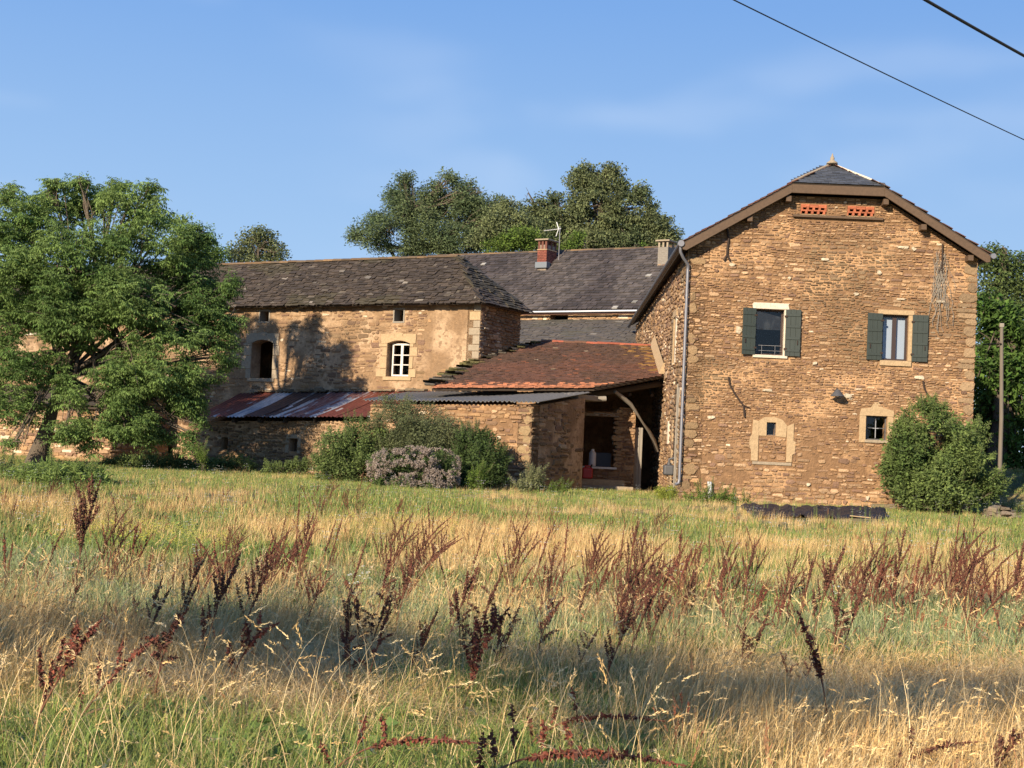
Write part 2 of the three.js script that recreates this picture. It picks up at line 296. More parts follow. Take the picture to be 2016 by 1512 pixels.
// ================================================================ gabled stone house
const GABLE = [[4.707, 0, -38.4], THREE.MathUtils.degToRad(-1.7)], LEN = 25;
{
  const h = thing('gabled_house', 'tall ochre rubble stone house with half hipped gable and green shutters', 'house', ...GABLE);
  const rake = (u) => 9.36 - 0.6 * Math.abs(u - 3.82), top = (u) => Math.min(8.36, rake(u) - 0.20);
  const open = [
    { u0: 1.80, u1: 2.56, v0: 4.00, v1: 5.24 }, { u0: 1.70, u1: 2.70, v0: 5.24, v1: 5.41, solid: 1, margin: 0.004 }, { u0: 2.56, u1: 2.66, v0: 3.96, v1: 5.24, solid: 1 }, { u0: 1.74, u1: 2.68, v0: 3.90, v1: 4.0, solid: 1 },
    { u0: 5.21, u1: 5.90, v0: 4.00, v1: 5.23 }, { u0: 5.08, u1: 6.05, v0: 5.23, v1: 5.37, solid: 1 }, { u0: 5.90, u1: 6.02, v0: 3.99, v1: 5.23, solid: 1 }, { u0: 5.14, u1: 6.04, v0: 3.84, v1: 4.0, solid: 1 },
    { u0: 2.21, u1: 2.45, v0: 1.84, v1: 2.18 }, { u0: 1.80, u1: 2.00, v0: 1.14, v1: 2.20, solid: 1 }, { u0: 2.74, u1: 2.94, v0: 1.14, v1: 2.20, solid: 1 }, { u0: 2.0, u1: 2.74, v0: 1.80, v1: 2.34, solid: 1 }, { u0: 1.85, u1: 2.9, v0: 1.02, v1: 1.12, solid: 1 },
    { u0: 4.86, u1: 5.42, v0: 1.84, v1: 2.48 }, { u0: 4.66, u1: 5.62, v0: 2.48, v1: 2.70, solid: 1 }, { u0: 4.66, u1: 4.86, v0: 1.74, v1: 2.48, solid: 1 }, { u0: 5.42, u1: 5.60, v0: 1.74, v1: 2.48, solid: 1 },
    { u0: 2.90, u1: 3.60, v0: 7.86, v1: 8.14 }, { u0: 4.16, u1: 4.88, v0: 7.86, v1: 8.14 }, { u0: 2.70, u1: 5.10, v0: 7.76, v1: 7.85, solid: 1 },
  ];
  const fw = rubbleWall(h, 'front_wall', { u1: 7.7, top, topAt: [7.7, 5.153, 2.487, 0], openings: open, seed: 11, rows: [0.042, 0.105], wid: [0.06, 0.36], aspect: 3.1, rowScale: (v) => (v < 1.2 ? 1.45 : 0.8 + 0.55 * fbm(v * 1.3, 4.2, 2)), prot: [0.010, 0.038], colour: { seed: 3, pale: 0.012, gain: 1.13 }, plaster: (u, v) => 0.3 * sstep(0.50, 0.64, fbm(u * 0.8 + 4, v * 0.9, 3)) * (1 - sstep(1.6, 2.8, v)) });
  // a few long foundation stones that stand proud
  { const r = RNG(5); for (const [a, b, c, d] of [[1.75, 2.45, -0.12, 0.06], [5.05, 5.72, -0.06, 0.13], [2.5, 3.2, -0.22, -0.07], [3.4, 4.1, -0.25, -0.1]]) { const mb = new MB(); stoneGeo(mb, r, a, b, c, d, 0.10, [0.27, 0.215, 0.13]); add('stone', mb, M.stone, fw); } }
  { const r = RNG(6); for (const [a, b, c, d] of [[1.26, 1.44, 4.54, 4.76], [4.24, 4.44, 2.92, 3.06], [2.04, 2.32, 3.0, 3.09], [5.0, 5.14, 6.3, 6.42], [5.5, 5.84, 7.02, 7.12], [5.9, 6.05, 6.98, 7.1], [1.02, 1.2, 6.35, 6.46], [6.08, 6.38, 3.5, 3.62], [3.5, 3.7, 6.6, 6.7], [4.4, 4.55, 5.7, 5.8], [2.6, 2.72, 6.05, 6.16], [5.55, 5.8, 5.62, 5.7], [3.35, 3.5, 3.78, 3.88], [0.6, 0.8, 2.2, 2.3], [6.6, 6.85, 5.6, 5.68], [3.3, 3.45, 0.5, 0.62], [4.9, 5.02, 0.2, 0.34]]) { const mb = new MB(); stoneGeo(mb, r, a, b, c, d, 0.055, mul3([0.72, 0.60, 0.43], 0.85 + 0.25 * r())); add('stone', mb, M.stone, fw).userData.label = 'pale quartz stone'; } }
  { const r = RNG(8); for (const side of [0, 1]) for (let y = -0.15, k = 0; y < 6.5; k++) { const hh = 0.12 + r() * 0.2, w = 0.2 + r() * 0.34, mb = new MB(); if (!side && r() < 0.45) { y += hh; continue; } side ? stoneGeo(mb, r, 7.71 - w, 7.715, y, y + hh - 0.014, 0.035, mul3([0.37, 0.25, 0.14], 0.7 + 0.5 * r())) : stoneGeo(mb, r, -0.012, w * 0.8, y, y + hh - 0.014, 0.035, mul3([0.34, 0.225, 0.118], 0.7 + 0.5 * r())); add('quoin', mb, M.stone, fw); y += hh; } }
  const lw = rubbleWall(h, 'left_wall', { u1: LEN, top: () => 6.86, openings: [{ u0: 20.6, u1: 21.3, v0: 3.95, v1: 5.3 }], seed: 12, rows: [0.08, 0.17], wid: [0.16, 0.6], parts: 160, keep: (u, v) => u > 6 || v > 3, colour: { seed: 8, pale: 0.05, gain: 1.05 } });
  lw.rotation.y = -Math.PI / 2; lw.position.set(0, 0, -LEN);
  rbox(lw, 'jamb_stone', M.paleStone, 21.3, 21.55, 3.9, 5.45, -0.02, 0.05); rbox(lw, 'jamb_stone', M.dressed, 20.35, 20.6, 3.9, 5.45, -0.02, 0.045); rbox(lw, 'lintel', M.dressed, 20.3, 21.6, 5.3, 5.5, -0.03, 0.06);
  rbox(lw, 'timber_post', M.greyWood, 23.15, 23.3, 0.2, 3.1, -0.02, 0.05); rbox(lw, 'timber_post', M.beam, 22.2, 22.35, 1.0, 3.4, -0.02, 0.05); rbox(lw, 'jamb_stone', M.dressed, 21.4, 21.7, 0.3, 2.2, -0.02, 0.05); rbox(lw, 'jamb_stone', M.paleStone, 20.1, 20.4, 1.5, 2.2, -0.02, 0.07);
  const rw = add('right_wall', new MB().box(7.2, 7.7, -0.3, 6.86, -LEN, -0.5), M.mortar, h), bw = add('back_wall', new MB().box(0.5, 7.2, -0.3, 6.86, -LEN, -LEN + 0.5), M.mortar, h);
  add('upper_floor', new MB().box(0.5, 7.2, 3.2, 3.4, -LEN + 0.5, -0.5), M.beam, h);
  // roof
  const roof = polyMesh(h, 'roof', [V(-0.25, 6.92, -LEN - 0.3), V(-0.25, 6.92, 0.4), V(2.58, 8.616, 0.4), V(3.82, 9.36, -0.7), V(3.82, 9.36, -LEN - 0.3)], M.deck, 0.07);
  polyMesh(roof, 'roof_slope', [V(7.89, 6.92, 0.4), V(7.89, 6.92, -LEN - 0.3), V(3.82, 9.36, -LEN - 0.3), V(3.82, 9.36, -0.7), V(5.06, 8.616, 0.4)], M.deck, 0.07);
  const redBrown = (r) => mul3(mix3([0.14, 0.055, 0.04], [0.10, 0.06, 0.045], r()), 0.8 + 0.5 * r());
  const bl = V(4.07, 2.44, 0).normalize(), br = V(-4.07, 2.44, 0).normalize(), hipClip = (z, s) => s < 3.30 || z < 0.4 - (s - 3.3) / 1.445 * 1.1;
  layTiles(roof, V(-0.27, 6.91, -0.95), V(0, 0, 1), bl, 1.38, 4.74, { wid: [0.22], expo: 0.2, th: 0.022, seed: 21, parts: 300, clip: (u, s) => hipClip(-0.95 + u, s), colour: redBrown });
  layTiles(roof, V(7.91, 6.91, 0.43), V(0, 0, -1), br, 1.38, 4.74, { wid: [0.22], expo: 0.2, th: 0.022, seed: 22, parts: 150, clip: (u, s) => hipClip(0.43 - u, s), colour: redBrown });
  const hip = polyMesh(h, 'hip_roof', [V(2.58, 8.625, 0.4), V(5.06, 8.625, 0.4), V(3.82, 9.365, -0.7)], M.deck, 0.05);
  layTiles(hip, V(2.56, 8.63, 0.42), V(1, 0, 0), V(0, 0.74, -1.1).normalize(), 2.52, 1.33, { wid: [0.2], expo: 0.115, over: 1.9, th: 0.008, jit: 0.003, seed: 23, clip: (u, s) => Math.abs(u - 1.26) < 1.26 * (1 - s / 1.40), colour: (r) => mul3([0.085, 0.092, 0.105], 0.75 + 0.5 * r()), name: 'slate', mat: M.slate });
  const cap = (a, b, mat, w, lab) => { const c = add('hip_cap', new MB().tube([a, a.clone().lerp(b, 0.33).add(V(0, 0.01, 0)), a.clone().lerp(b, 0.66), b], w, 7), mat, hip); if (lab) c.userData.label = lab; };
  cap(V(5.06, 8.66, 0.38), V(3.82, 9.42, -0.7), M.paleStone, 0.032, 'pale mortar hip line'); cap(V(2.58, 8.66, 0.38), V(3.82, 9.42, -0.7), M.dressedGrey, 0.035);
  add('finial', new THREE.LatheGeometry([[0.0, 0], [0.16, 0], [0.15, 0.05], [0.08, 0.10], [0.05, 0.13], [0.065, 0.17], [0.04, 0.21], [0.012, 0.30], [0, 0.31]].map(([a, b]) => new THREE.Vector2(a, b)), 12), M.dressedGrey, hip).position.set(3.82, 9.38, -0.62);
  jag(h, 'bargeboard', M.barge, [[-0.27, 6.72], [-0.18, 6.70], [2.58, 8.37], [2.58, 8.57], [-0.27, 6.87]], 0.365, 0.405);
  jag(h, 'bargeboard', M.barge, [[5.06, 8.37], [7.82, 6.70], [7.91, 6.72], [7.91, 6.87], [5.06, 8.57]], 0.365, 0.405);
  jag(h, 'fascia_board', M.barge, [[2.59, 8.37], [5.05, 8.37], [5.05, 8.59], [2.59, 8.59]], 0.36, 0.40);
  for (const [u, v] of [[2.52, 8.22], [5.12, 8.24], [6.15, 7.6], [7.42, 6.82], [1.5, 7.64]]) rbox(h, 'purlin_end', M.barge, u - 0.07, u + 0.07, v - 0.08, v + 0.07, -0.05, 0.34);
  // gutters and downpipe
  const gut = add('gutter', new MB().tube([V(-0.33, 6.86, 0.44), V(-0.33, 6.85, -8), V(-0.33, 6.83, -LEN - 0.4)], 0.075, 9), M.darkZinc, h); add('gutter_end', new MB().tube([V(-0.33, 6.87, 0.46), V(-0.33, 6.87, 0.30)], 0.088, 10), M.zinc, gut);
  add('gutter', new MB().tube([V(7.98, 6.87, 0.47), V(7.98, 6.84, -LEN - 0.4)], 0.075, 9), M.zinc, h);
  const dp = [V(-0.33, 6.80, 0.34), V(-0.33, 6.66, 0.33), V(-0.24, 6.50, 0.26), V(-0.10, 6.36, 0.12), V(-0.09, 6.2, 0.09), V(-0.09, 4, 0.09), V(-0.09, 2, 0.09), V(-0.09, 0.55, 0.09), V(-0.11, 0.44, 0.10), V(-0.20, 0.40, 0.12)];
  const pipe = add('downpipe', new MB().tube(dp, 0.042, 9), M.zinc, h);
  for (const y of [5.5, 3.9, 2.3, 0.9]) { add('pipe_clip', new MB().tube([V(-0.09, y - 0.03, 0.09), V(-0.09, y + 0.03, 0.09)], 0.049, 9), M.zinc, pipe); }
  // upper windows
  jag(h, 'lintel', M.paleStone, [[1.72, 5.25], [2.69, 5.25], [2.66, 5.38], [2.70, 5.41], [1.74, 5.405], [1.70, 5.36]], -0.02, 0.03); rbox(h, 'jamb_stone', M.paleStone, 2.56, 2.64, 3.98, 5.24, -0.15, 0.03); rbox(h, 'window_sill', M.paleStone, 1.75, 2.68, 3.92, 4.0, -0.15, 0.06);
  { const w = casement(h, 1.80, 2.56, 4.0, 5.24, -0.18, M.frameDark, 1, 1, { frame: 0.05 }); for (const [a, b, c, d] of [[1.86, 2.52, 4.26, 4.27], [1.86, 2.52, 4.12, 4.128], [2.0, 2.008, 4.02, 4.26], [2.36, 2.368, 4.02, 4.26]]) add('window_rail', new MB().box(a, b, c, d, -0.12, -0.11), std([0.22, 0.22, 0.23]), w); }
  rbox(h, 'lintel', M.dressed, 5.08, 6.05, 5.235, 5.365, -0.02, 0.03); rbox(h, 'jamb_stone', M.dressed, 5.90, 6.01, 4.0, 5.23, -0.15, 0.03); rbox(h, 'window_sill', M.dressed, 5.16, 6.0, 3.85, 3.995, -0.15, 0.06);
  casement(h, 5.21, 5.90, 4.0, 5.23, -0.12, M.frameDark, 2, 1, { frame: 0.05, mid: 0.11 });
  add('reflection_panel', new MB().box(5.26, 5.86, 4.05, 5.2, -0.24, -0.22), M.reflection_panel, h);  // added pale panel behind the glass; its colour stands in for reflected sky
  const shutter = (u0, u1, hinge, ang) => {
    const g = new THREE.Group(); g.name = 'shutter'; h.add(g); const w = u1 - u0, n = 3, s = hinge === 'r' ? -1 : 1; g.position.set(hinge === 'r' ? u1 : u0, 0, 0.035); g.rotation.y = ang;
    for (let i = 0; i < n; i++) { const a = s * (w / n * i + 0.002), b = s * (w / n * (i + 1) - 0.002); rbox(g, 'plank', M.shutter, Math.min(a, b), Math.max(a, b), 3.99, 5.25, 0, 0.035, 0.004); }
    for (const v of [4.14, 4.47, 4.79, 5.1]) rbox(g, 'batten', M.shutter, Math.min(0, s * w) + 0.015, Math.max(0, s * w) - 0.015, v - 0.035, v + 0.035, 0.035, 0.052, 0.006);
    for (const v of [4.18, 5.06]) rbox(g, 'hinge', M.iron, s > 0 ? -0.03 : -0.05, s > 0 ? 0.05 : 0.03, v - 0.025, v + 0.025, 0.02, 0.056, 0.006);
    rbox(g, 'latch', M.iron, s * w * 0.8 - 0.01, s * w * 0.8 + 0.01, 4.3, 4.42, 0.05, 0.07, 0.004);
  };
  shutter(1.43, 1.80, 'r', 0.18); shutter(2.60, 3.01, 'l', -0.05); shutter(4.79, 5.20, 'r', 0.05); shutter(6.00, 6.42, 'l', -0.05);
  // lower windows and the walled-up doorway
  jag(h, 'jamb_stone', M.dressed, [[1.82, 1.14], [1.99, 1.14], [1.99, 2.20], [1.84, 2.24], [1.82, 1.84], [1.76, 1.74], [1.76, 1.5], [1.81, 1.42]], -0.02, 0.02); jag(h, 'jamb_stone', M.dressed, [[2.76, 1.14], [2.90, 1.14], [2.91, 1.34], [2.98, 1.38], [2.99, 1.68], [2.93, 1.72], [2.93, 2.18], [2.76, 2.1]], -0.02, 0.02);
  jag(h, 'arch_stone', M.dressed, [[2.0, 1.82], [2.20, 1.82], [2.20, 2.19], [2.46, 2.19], [2.46, 1.82], [2.73, 1.80], [2.74, 2.12], [2.62, 2.26], [2.40, 2.33], [2.14, 2.31], [2.0, 2.22]], -0.02, 0.012); rbox(h, 'door_step', M.dressedGrey, 1.85, 2.9, 1.04, 1.12, -0.02, 0.03);
  casement(h, 2.21, 2.45, 1.84, 2.18, -0.08, M.darkZinc, 1, 1, { frame: 0.02 });
  jag(h, 'lintel', M.dressed, [[4.68, 2.49], [5.60, 2.49], [5.58, 2.64], [5.30, 2.70], [5.16, 2.86], [5.06, 2.84], [4.98, 2.70], [4.72, 2.66]], -0.02, 0.02); rbox(h, 'jamb_stone', M.dressed, 4.68, 4.855, 1.76, 2.485, -0.12, 0.02); rbox(h, 'jamb_stone', M.dressed, 5.425, 5.59, 1.76, 2.485, -0.12, 0.02);
  rbox(h, 'window_sill', M.dressedGrey, 4.83, 5.46, 1.76, 1.84, -0.12, 0.05);
  casement(h, 4.86, 5.42, 1.84, 2.48, -0.12, M.darkZinc, 2, 2, { frame: 0.03, bar: 0.022 }); add('window_cross', new MB().box(5.132, 5.148, 1.9, 2.36, -0.11, -0.1).box(5.06, 5.22, 2.145, 2.16, -0.11, -0.101), std([0.34, 0.35, 0.38]), h);
  // brick vents under the hip
  for (const [u0, u1] of [[2.9, 3.6], [4.16, 4.88]]) {
    const mb = new MB().box(u0 - 0.05, u1 + 0.05, 7.85, 7.875, -0.2, 0.0), v = add('brick_vent', mb, M.dressed, h), r = RNG(7 + u0 * 10), col = () => mul3([0.50, 0.155, 0.075], 0.8 + 0.4 * r()), W = u1 - u0;
    const bk = (a, b, c, d) => add('brick', new MB().box(a, b, c, d, -0.11, 0.015 + r() * 0.012, col()), M.brick, v);
    for (let k = 0; k < 3; k++) bk(u0 + W / 3 * k + 0.004, u0 + W / 3 * (k + 1) - 0.004, 8.085, 8.138); for (let k = 0; k < 4; k++) bk(u0 + W / 4 * k + 0.004, u0 + W / 4 * (k + 1) - 0.004, 7.955, 7.99);
    for (let k = 0; k < 3; k++) bk(u0 + W / 3 * k + 0.004, u0 + W / 3 * (k + 1) - 0.004, 8.055, 8.082);
    for (const [y0, y1, sh] of [[7.99, 8.052, 0.0], [7.878, 7.952, 0.5]]) for (let k = 0; k < 5; k++) { const c = u0 + 0.03 + (W - 0.06) * (k / 4) - sh * 0.07; if (c > u0 - 0.02) bk(Math.max(u0, c - 0.03), Math.min(u1, c + 0.03), y0, y1); }
  }
  jag(h, 'vent_sill', M.barge, [[2.70, 7.78], [5.10, 7.775], [5.11, 7.83], [2.69, 7.835]], -0.02, 0.10);
  // iron wall ties
  const tie = (pts, rr = 0.022) => add('wall_tie', new MB().tube(pts.map(([u, v]) => V(u, v, 0.055)), rr, 6), M.iron, h);
  tie([[0.93, 7.36], [0.98, 7.1], [0.96, 6.85], [0.95, 6.66], [0.88, 6.50]], 0.03); tie([[0.955, 6.68], [1.04, 6.50]], 0.026); tie([[6.73, 7.2], [6.735, 6.6], [6.75, 6.42]], 0.026); tie([[6.73, 6.62], [6.66, 6.42]], 0.02);
  tie([[1.12, 3.36], [1.16, 3.16], [1.30, 2.92], [1.45, 2.72], [1.56, 2.6], [1.59, 2.30]], 0.026); tie([[1.56, 2.6], [1.72, 2.56]], 0.014); tie([[6.33, 3.48], [6.37, 3.28], [6.47, 3.08]], 0.026);
}
{ // lamp, vine, pipes, meter on the gable house
  const l = thing('wall_lamp', 'grey metal cone lamp on a bracket on the gable wall', 'lamp', ...GABLE);
  add('bracket', new MB().tube([V(4.02, 3.14, 0.0), V(4.02, 3.16, 0.16), V(4.02, 3.12, 0.24)], 0.018, 6), M.darkZinc, l);
  add('lamp_shade', new THREE.LatheGeometry([[0.03, 0.12], [0.06, 0.10], [0.19, -0.06], [0.185, -0.065], [0.055, 0.08]].map(([a, b]) => new THREE.Vector2(a, b)), 14), M.darkZinc, l).position.set(4.02, 3.02, 0.24);
  add('bulb', new THREE.SphereGeometry(0.045, 10, 8), M.white, l).position.set(4.02, 2.99, 0.24);
  const v = thing('dried_vine', 'dead grey vine stems clinging under the right eave of the gable', 'vine', ...GABLE), r = RNG(31);
  for (let k = 0; k < 44; k++) { let u = 6.68 + (r() - 0.5) * 0.35, y = 7.15 - r() * 1.3, dir = (r() - 0.5) * 0.9, pts = []; const n = 5 + Math.floor(r() * 7); for (let i = 0; i < n; i++) { pts.push(V(u, y, 0.05 + r() * 0.02)); u = clamp(u + dir * 0.10 + (r() - 0.5) * 0.12, 6.0, 7.45); dir *= 0.8; y -= 0.06 + r() * 0.13; } add('vine_stem', new MB().tube(pts, 0.004 + r() * 0.004, 4), M.greyWood, v); }
  const p = thing('drain_pipe', 'short white plastic pipe stub at the foot of the gable wall', 'pipe', ...GABLE);
  add('pipe_stem', new MB().tube([V(0.73, -0.25, 0.14), V(0.735, 0.2, 0.13), V(0.72, 0.47, 0.12)], 0.055, 10), M.white, p); add('pipe_cap', new MB().tube([V(0.72, 0.46, 0.12), V(0.72, 0.52, 0.12)], 0.063, 10), M.pvc, p);
  const m = thing('gas_meter', 'dark grey meter box on the side wall beside the downpipe', 'meter', ...GABLE);
  rbox(m, 'body', M.darkZinc, -0.36, -0.06, 0.60, 0.90, -2.3, -1.95, 0.06); add('meter_pipe', new MB().tube([V(-0.2, 0.9, -2.12), V(-0.2, 1.06, -2.12), V(-0.05, 1.1, -2.12)], 0.035, 7), M.darkZinc, m); add('meter_neck', new MB().tube([V(-0.2, 0.88, -2.12), V(-0.2, 0.96, -2.12)], 0.07, 8), M.darkZinc, m); add('riser_pipe', new MB().tube([V(-0.06, 0.2, -1.9), V(-0.06, 3.2, -1.9)], 0.025, 6), M.greyWood, m);
}

// ================================================================ old farmhouse with stone-slab roof and its lean-tos
const FARM = [[-1.15, 0, -47], THREE.MathUtils.degToRad(-31)];
const lichen = (r, u, s) => { const n = fbm(u * 0.5, s * 0.8 + 7, 3), k = r(); let c = mix3([0.050, 0.038, 0.031], [0.088, 0.066, 0.050], r()); if (k < 0.012) c = [0.25, 0.22, 0.185]; else if (k < 0.09) c = [0.12, 0.098, 0.076]; else if (n > 0.6) c = mix3(c, [0.075, 0.066, 0.032], 0.5); return mul3(c, 0.7 + 0.6 * r()); };
const ochreRidge = (r) => mul3(mix3([0.27, 0.165, 0.08], [0.14, 0.105, 0.07], r()), 0.6 + 0.5 * r());
function dressedOpening(h, u0, u1, v0, v1, arch, mats) { // jambs and a three-stone segmental head
  const r = RNG(Math.round(u0 * -37)); let y = v0 - 0.02; const Hh = 0.27, head = v1 - arch;
  while (y < head - 0.05) { const hh = Math.min(head - y, 0.26 + r() * 0.24), a = 0.16 + r() * 0.34, b = 0.14 + r() * 0.2; rbox(h, 'jamb_stone', mats[0], u0 - a, u0 - 0.004, y + 0.006, y + hh - 0.006, -0.2, 0.028 + r() * 0.01, 0.012); rbox(h, 'jamb_stone', mats[1] || mats[0], u1 + 0.004, u1 + b, y + 0.006, y + hh - 0.006, -0.2, 0.028 + r() * 0.01, 0.012); y += hh; }
  const W = u1 - u0, cu = (u0 + u1) / 2, f = (u) => v1 - arch + 2 * arch * (1 - Math.pow((u - cu) / (W / 2), 2)) * 0.5 + 0.006;
  const x = [u0 - 0.26, u0 + W * 0.3, u0 + W * 0.68, u1 + 0.24];
  for (let k = 0; k < 3; k++) { const a = x[k] + 0.006, b = x[k + 1] - 0.006, lo = []; for (let i = 0; i <= 5; i++) { const u = lerp(a, b, i / 5); lo.push([u, u < u0 || u > u1 ? head : f(u)]); } jag(h, 'lintel_stone', mats[k % mats.length], [...lo, [b + 0.02, v1 + Hh - 0.03 * Math.abs(k - 1) - 0.02], [(a + b) / 2, v1 + Hh - 0.04 * Math.abs(k - 1)], [a - 0.02, v1 + Hh - 0.03 * Math.abs(k - 1) - 0.02]], -0.2, 0.03); }
  rbox(h, 'window_sill', mats[0], u0 - 0.12, u1 + 0.12, v0 - 0.13, v0 - 0.008, -0.2, 0.05);
}
{
  const h = thing('old_farmhouse', 'long old farmhouse with patchy plastered stone wall and dark stone slab roof', 'farmhouse', ...FARM);
  const W2 = { u0: -3.72, u1: -2.78, v0: 3.42, v1: 4.66, arch: 0.1 }, D1 = { u0: -9.84, u1: -8.82, v0: 3.28, v1: 4.68, arch: 0.12 };
  const solid = (o) => ({ u0: o.u0 - 0.32, u1: o.u1 + 0.28, v0: o.v0 - 0.14, v1: o.v1 + 0.26, solid: 1, margin: 0 });
  const pl = (u, v) => { const n = fbm(u * 0.9 + 5, v * 0.9 + 2, 4); let k = 0.08 + 0.45 * sstep(0.5, 0.66, n); if (u > -2.2) k = 0.35 + 0.75 * sstep(0.36, 0.54, n + 0.08 * (u + 2.2)); if (u < -6.0 && u > -11) k = 0.2 + 0.7 * sstep(0.44, 0.6, n); return k; };
  rubbleWall(h, 'front_wall', { u0: -25, u1: 0, top: () => 6.08, seed: 41, openings: [W2, D1, solid(W2), solid(D1), { u0: -3.54, u1: -3.06, v0: 5.27, v1: 5.78 }, { u0: -9.58, u1: -9.05, v0: 5.3, v1: 5.78 }, { u0: -21.96, u1: -21.33, v0: 4.96, v1: 5.3 }, { u0: -14.3, u1: -13.5, v0: 0.15, v1: 0.72, arch: 0.15 }], rows: [0.08, 0.17], wid: [0.14, 0.46], plaster: pl, back: M.plaster, keep: (u, v) => u < -9.3 || v > 2.3, colour: { seed: 15, pale: 0.035, gain: 0.98 }, prot: [0.006, 0.032] });
  const sw = rubbleWall(h, 'side_wall', { u1: 2.6, top: () => 6.02, seed: 42, rows: [0.08, 0.17], wid: [0.16, 0.45], parts: 120, keep: (u, v) => v > 2.8, colour: { seed: 4, pale: 0.05 } }); sw.rotation.y = Math.PI / 2;
  add('back_wall', new MB().box(-25, -0.5, -0.3, 6.0, -2.6, -2.2), M.mortar, h); add('end_wall', new MB().box(-25, -24.6, -0.3, 6.05, -2.2, -0.5), M.mortar, h); add('upper_floor', new MB().box(-24.6, -0.5, 2.95, 3.1, -2.2, -0.5), M.beam, h);
  // quoins at the near corner
  { const r = RNG(9); for (let y = 3.3, k = 0; y < 5.7; k++) { const hh = 0.2 + r() * 0.16; rbox(h, 'quoin', r() < 0.5 ? M.dressed : M.dressedGrey, k % 2 ? -0.26 : -0.42, 0.012, y + 0.006, y + hh - 0.006, k % 2 ? -0.4 : -0.25, 0.014, 0.015); y += hh; } }
  dressedOpening(h, W2.u0, W2.u1, W2.v0, W2.v1, 0.1, [M.dressed]); dressedOpening(h, D1.u0, D1.u1, D1.v0, D1.v1, 0.12, [M.dressedGrey]);
  const w = casement(h, W2.u0 + 0.10, W2.u1 - 0.03, W2.v0 + 0.02, W2.v1 - 0.09, -0.16, M.whitePaint, 2, 3, { frame: 0.06, bar: 0.035, mid: 0.10 }); w.userData.label = 'white painted six pane casement';
  for (const [a, b, c, d] of [[-3.54, -3.06, 5.27, 5.78], [-9.58, -9.05, 5.3, 5.78]]) { const f = new MB(); f.box(a, a + 0.05, c, d, -0.3, 0.02).box(b - 0.05, b, c, d, -0.3, 0.02).box(a + 0.05, b - 0.05, c, c + 0.05, -0.3, 0.025).box(a + 0.05, b - 0.05, d - 0.05, d, -0.3, 0.025); add('hatch_frame', f, M.greyWood, h); }
  rbox(h, 'window_sill', M.paleStone, -22.1, -21.2, 4.86, 4.95, -0.2, 0.05);
  const roof = polyMesh(h, 'roof', [V(-25.3, 5.86, 0.35), V(0.25, 5.86, 0.35), V(-1.75, 7.66, -1.25), V(-25.3, 7.66, -1.25)], M.deck, 0.05);
  polyMesh(roof, 'roof_slope', [V(0.25, 5.86, 0.35), V(0.25, 5.86, -2.85), V(-1.75, 7.66, -1.25)], M.deck, 0.05); polyMesh(roof, 'roof_slope', [V(0.25, 5.86, -2.85), V(-25.3, 5.86, -2.85), V(-25.3, 7.66, -1.25), V(-1.75, 7.66, -1.25)], M.deck, 0.05);
  const sag = (u) => 0.05 * (fbm(u * 0.35 + 2, 0.5, 2) - 0.5);
  layTiles(roof, V(-25.4, 5.83, 0.40), V(1, 0, 0), V(0, 1.82, -1.65).normalize(), 25.7, 2.48, { wid: [0.13, 0.34], expo: [0.08, 0.125], over: 2.0, th: 0.026, jit: 0.03, seed: 43, clip: (u, s) => u < 25.62 - 2.0 * s / 2.44, near: (t) => (t[0] > 11.5 ? 1 : 0.01), colour: lichen, name: 'stone_slab', sagAt: (u) => sag(u) });
  layTiles(roof, V(0.30, 5.83, 0.40), V(0, 0, -1), V(-2.05, 1.83, 0).normalize(), 3.3, 2.74, { wid: [0.18, 0.4], expo: [0.11, 0.16], over: 2.0, th: 0.026, jit: 0.02, seed: 44, parts: 80, clip: (u, s) => Math.abs(u - 1.65) < 1.65 * (1 - s / 2.74) + 0.08, colour: lichen, name: 'stone_slab' });
  ridgeTiles(roof, V(-25.2, 7.70, -1.25), V(-1.8, 7.70, -1.25), 0.42, 0.12, ochreRidge, 45); ridgeTiles(roof, V(0.22, 5.92, 0.33), V(-1.72, 7.68, -1.23), 0.4, 0.09, (r) => lichen(r, 1, 1), 46);
}
